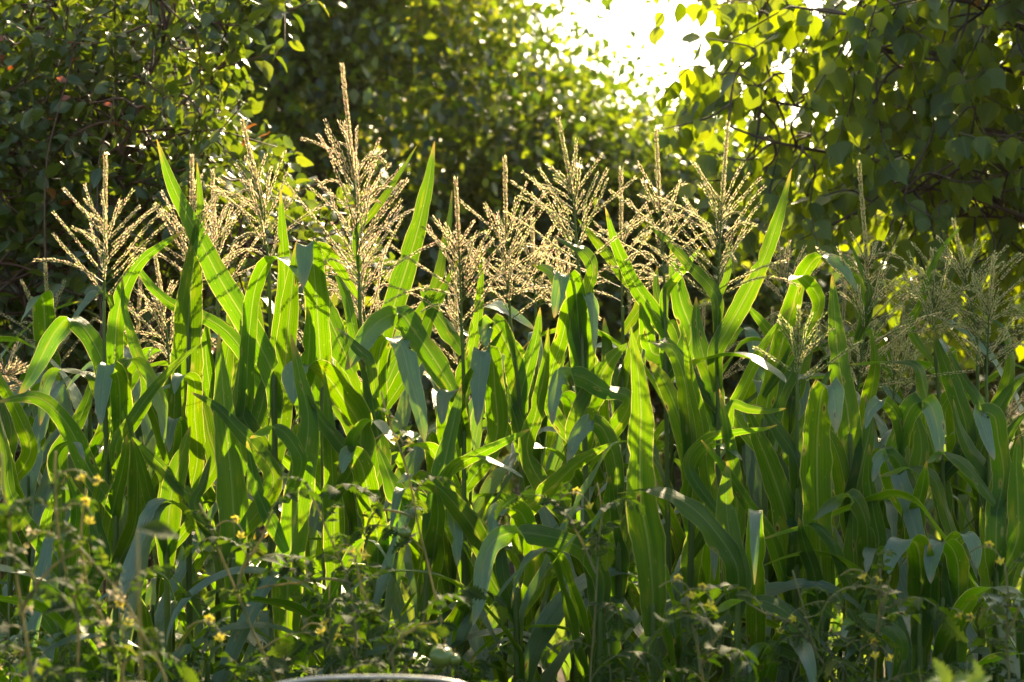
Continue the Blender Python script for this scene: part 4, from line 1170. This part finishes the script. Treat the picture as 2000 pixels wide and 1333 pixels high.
hero_tom(4.15, ["1150,1333 1160,1200 1164,1080 1168,975 1160,940", "1164,1120 1130,1050 1090,1000 1060,985"], "tomato plant with a yellow flower and upright stem right of the middle", "1140,985", dense=.7)
hero_tom(3.80, ["770,1345 757,1290 725,1210 700,1150 690,1090", "757,1290 790,1245 825,1230 850,1228"], "forking tomato plant with a ribbed green fruit at the bottom", "640,1240", [(862, 1282, 24), (885, 1288, 14)], dense=1.2)
hero_tom(3.85, ["1375,1345 1366,1290 1350,1210 1342,1170", "1368,1300 1395,1240 1410,1205"], "forking tomato plant with yellow flowers on a straight stem right of the middle", "1338,1158 1382,1172", dense=1.0)
hero_tom(4.20, ["1640,1345 1597,1270 1578,1200 1562,1145 1550,1110", "1597,1270 1545,1220 1490,1200 1440,1175"], "tomato plant with a nodding tip before the broad folded corn leaf", dense=.8)
hero_tom(4.00, ["1705,1345 1710,1250 1716,1170 1712,1110", "1712,1230 1735,1160 1745,1130"], "tomato plant with a slim upright stem and yellow flowers at the lower right", "1690,1135 1700,1272 1725,1282", dense=1.1)
hero_tom(3.95, ["1965,1345 1962,1250 1966,1160 1960,1110", "1964,1250 1985,1190 2000,1160"], "tomato plant with a straight stem at the lower right corner", "1942,1090 1880,1212", dense=1.3)
hero_tom(3.30, ["60,1345 38,1200 22,1080 6,960 2,900", "38,1200 90,1120 150,1080"], "blurred tomato plant at the left edge with dry pale flowers", dense=.9, dry=.9, lscale=.8)
hero_tom(3.40, ["150,1345 150,1200 118,1080 106,960 108,880"], "blurred tomato plant with a pale upright stem, second from the left edge", dense=.9, dry=.95, lscale=.8)
hero_tom(3.45, ["245,1345 215,1240 172,1150 160,1060 170,950"], "blurred tomato plant topped by dry blossoms below the thin slanting corn leaf", "165,945", dense=.9, dry=.9, lscale=.8)
hero_tom(3.35, ["330,1345 290,1260 250,1180 200,1120 150,1060"], "blurred tomato plant leaning left over its neighbours in the lower left", "180,1010", dense=1.0, dry=.9, lscale=.85)
hero_tom(3.50, ["240,1345 250,1290 246,1240 240,1200"], "small tomato plant with yellow blossom in the lower left", "245,1210 420,1240", dense=1.2, dry=.5, lscale=.8)

def tom_proto(seed, H, dry):
    r = np.random.default_rng(seed)
    a = r.normal(0, .06, 4)
    return [[(0, 0, 0), (a[0], a[1], H * .5), (a[2], a[3], H)], [(a[0], a[1], H * .45), (a[0] + .10, a[1] + .02, H * .65), (a[2] + .14, a[3], H * .88)],
            [(a[0], a[1], H * .35), (a[0] - .10, a[1] - .03, H * .55), (a[2] - .16, a[3], H * .80)]]
cnt = 0
for (y, x0, x1, dx, H, lab, grp, dry, ls) in (
        (4.45, -1.2, 1.22, .17, .84, "tomato plant in the back row below", "tomato plants of the back tomato row", .2, 1.0),
        (4.20, -1.12, 1.15, .16, .80, "tomato plant in the middle row below", "tomato plants of the middle tomato row", .2, 1.0),
        (3.92, -1.05, 1.08, .16, .78, "tomato plant in the front row below", "tomato plants of the front tomato row", .3, .95),
        (3.35, -.92, -.30, .13, .84, "tomato plant with pale dry flowers below", "blurred tomato plants in the lower left corner", .95, .75)):
    x = x0
    while x < x1:
        cnt += 1
        h = H * random.uniform(.86, 1.10) + (0.05 if x < -.35 else 0)
        px = x + random.uniform(-.04, .04); py = y + random.uniform(-.08, .08)
        st = [[np.array(p) + np.array([px, py, 0]) for p in s] for s in tom_proto(700 + cnt, h, dry)]
        tomato_plant(st, (px, py, 0), mark_label(lab, px, py), grp, 700 + cnt, dense=1.1 if dry < .5 else .42, dry=dry, lscale=ls, rad=.004)
        x += dx * random.uniform(.85, 1.15)

# ------------------------------------------------------------------ near weeds and the hoop
def weed(name, loc, leaves, label, cat, tmpl, tone):
    base = np.array(loc, float); e = empty(name, tuple(base), label, cat)
    sb = Buf(); g = []
    for (px, py, yy, size, d, nrm) in leaves:
        p = W3(px, py, yy)
        tube(sb, spline([base, base * .5 + p * .5 + np.array([0, 0, .05]), p], 14), np.linspace(.0035, .0015, 14), 5)
        b = Buf(); scatter(b, tmpl, p[None], np.array([d], float), np.array([nrm], float), np.array([size]), np.array([tone]), wid=1.0)
        g.append(b)
    link("stem", sb.mesh("stem", M_TSTEM, base), e)
    for b in g: link("leaf", b.mesh("leaf", M_TOM if tone < .65 else M_WEED, base), e)
weed("squash_seedling", (-.46, 2.6, 0), [(268, 1035, 2.6, .058, (1, .15, -.05), (0, -.5, .85))],
     "blurred seedling with one big flat green leaf in the lower left", "seedling", T_OVAL, .6)
weed("nettle_shoot", (.62, 2.9, 0), [(1850, 1340, 2.9, .042, (-.3, 0, 1), (.5, -1, .2)), (1862, 1335, 2.9, .045, (1, .1, .35), (.1, -.4, .9)), (1856, 1330, 2.93, .035, (-1, .1, .2), (0, -.3, .9)),
     (1910, 1345, 2.9, .04, (.1, 0, 1), (.7, -1, .2)), (1885, 1345, 2.88, .04, (.6, -.2, .5), (0, -.5, .8))],
     "blurred yellow-green jagged shoot at the very bottom right", "shoot", T_TOM, .7)

def hoop():
    b = Buf(); y = 3.0
    pts = [W3(px, py, y) for px, py in ((400, 1470), (445, 1390), (515, 1346), (600, 1328), (720, 1323), (820, 1325), (890, 1333), (940, 1356), (985, 1420))]
    g0 = np.array([pts[0][0] - .05, y, 0.0]); g1 = np.array([pts[-1][0] + .05, y, 0.0])
    C = spline([g0, g0 + (0, 0, .35), *pts, g1 + (0, 0, .35), g1], 90)
    tube(b, C, .0034, 10)
    base = (g0 + g1) / 2; base[2] = 0
    o = link("garden_hoop", b.mesh("garden_hoop", M_METAL, base), None, tuple(base))
    tag(o, "grey metal garden hoop arching over the tomatoes at the bottom edge", "garden hoop")
hoop()

# ------------------------------------------------------------------ warm evening air between the viewer and the trees
def haze():
    b = Buf(); x0, x1, y0, y1, z0, z1 = -430, 430, -430, 440, -1.5, 9.0
    V = [(x, y, z) for z in (z0, z1) for y in (y0, y1) for x in (x0, x1)]
    b.add(V, np.array([(0, 2, 3, 1), (4, 5, 7, 6), (0, 1, 5, 4), (2, 6, 7, 3), (0, 4, 6, 2), (1, 3, 7, 5)]))
    m, n, N, K = new_mat("haze")
    v = N.new("ShaderNodeVolumePrincipled"); o = N.new("ShaderNodeOutputMaterial")
    v.inputs['Color'].default_value = (1.0, 0.88, 0.68, 1); v.inputs['Density'].default_value = 0.00018; v.inputs['Anisotropy'].default_value = 0.65
    K.new(v.outputs[0], o.inputs['Volume'])
    tag(link("haze", b.mesh("haze", m, smooth=False)), "thin warm evening haze in the air", kind="stuff")
haze()
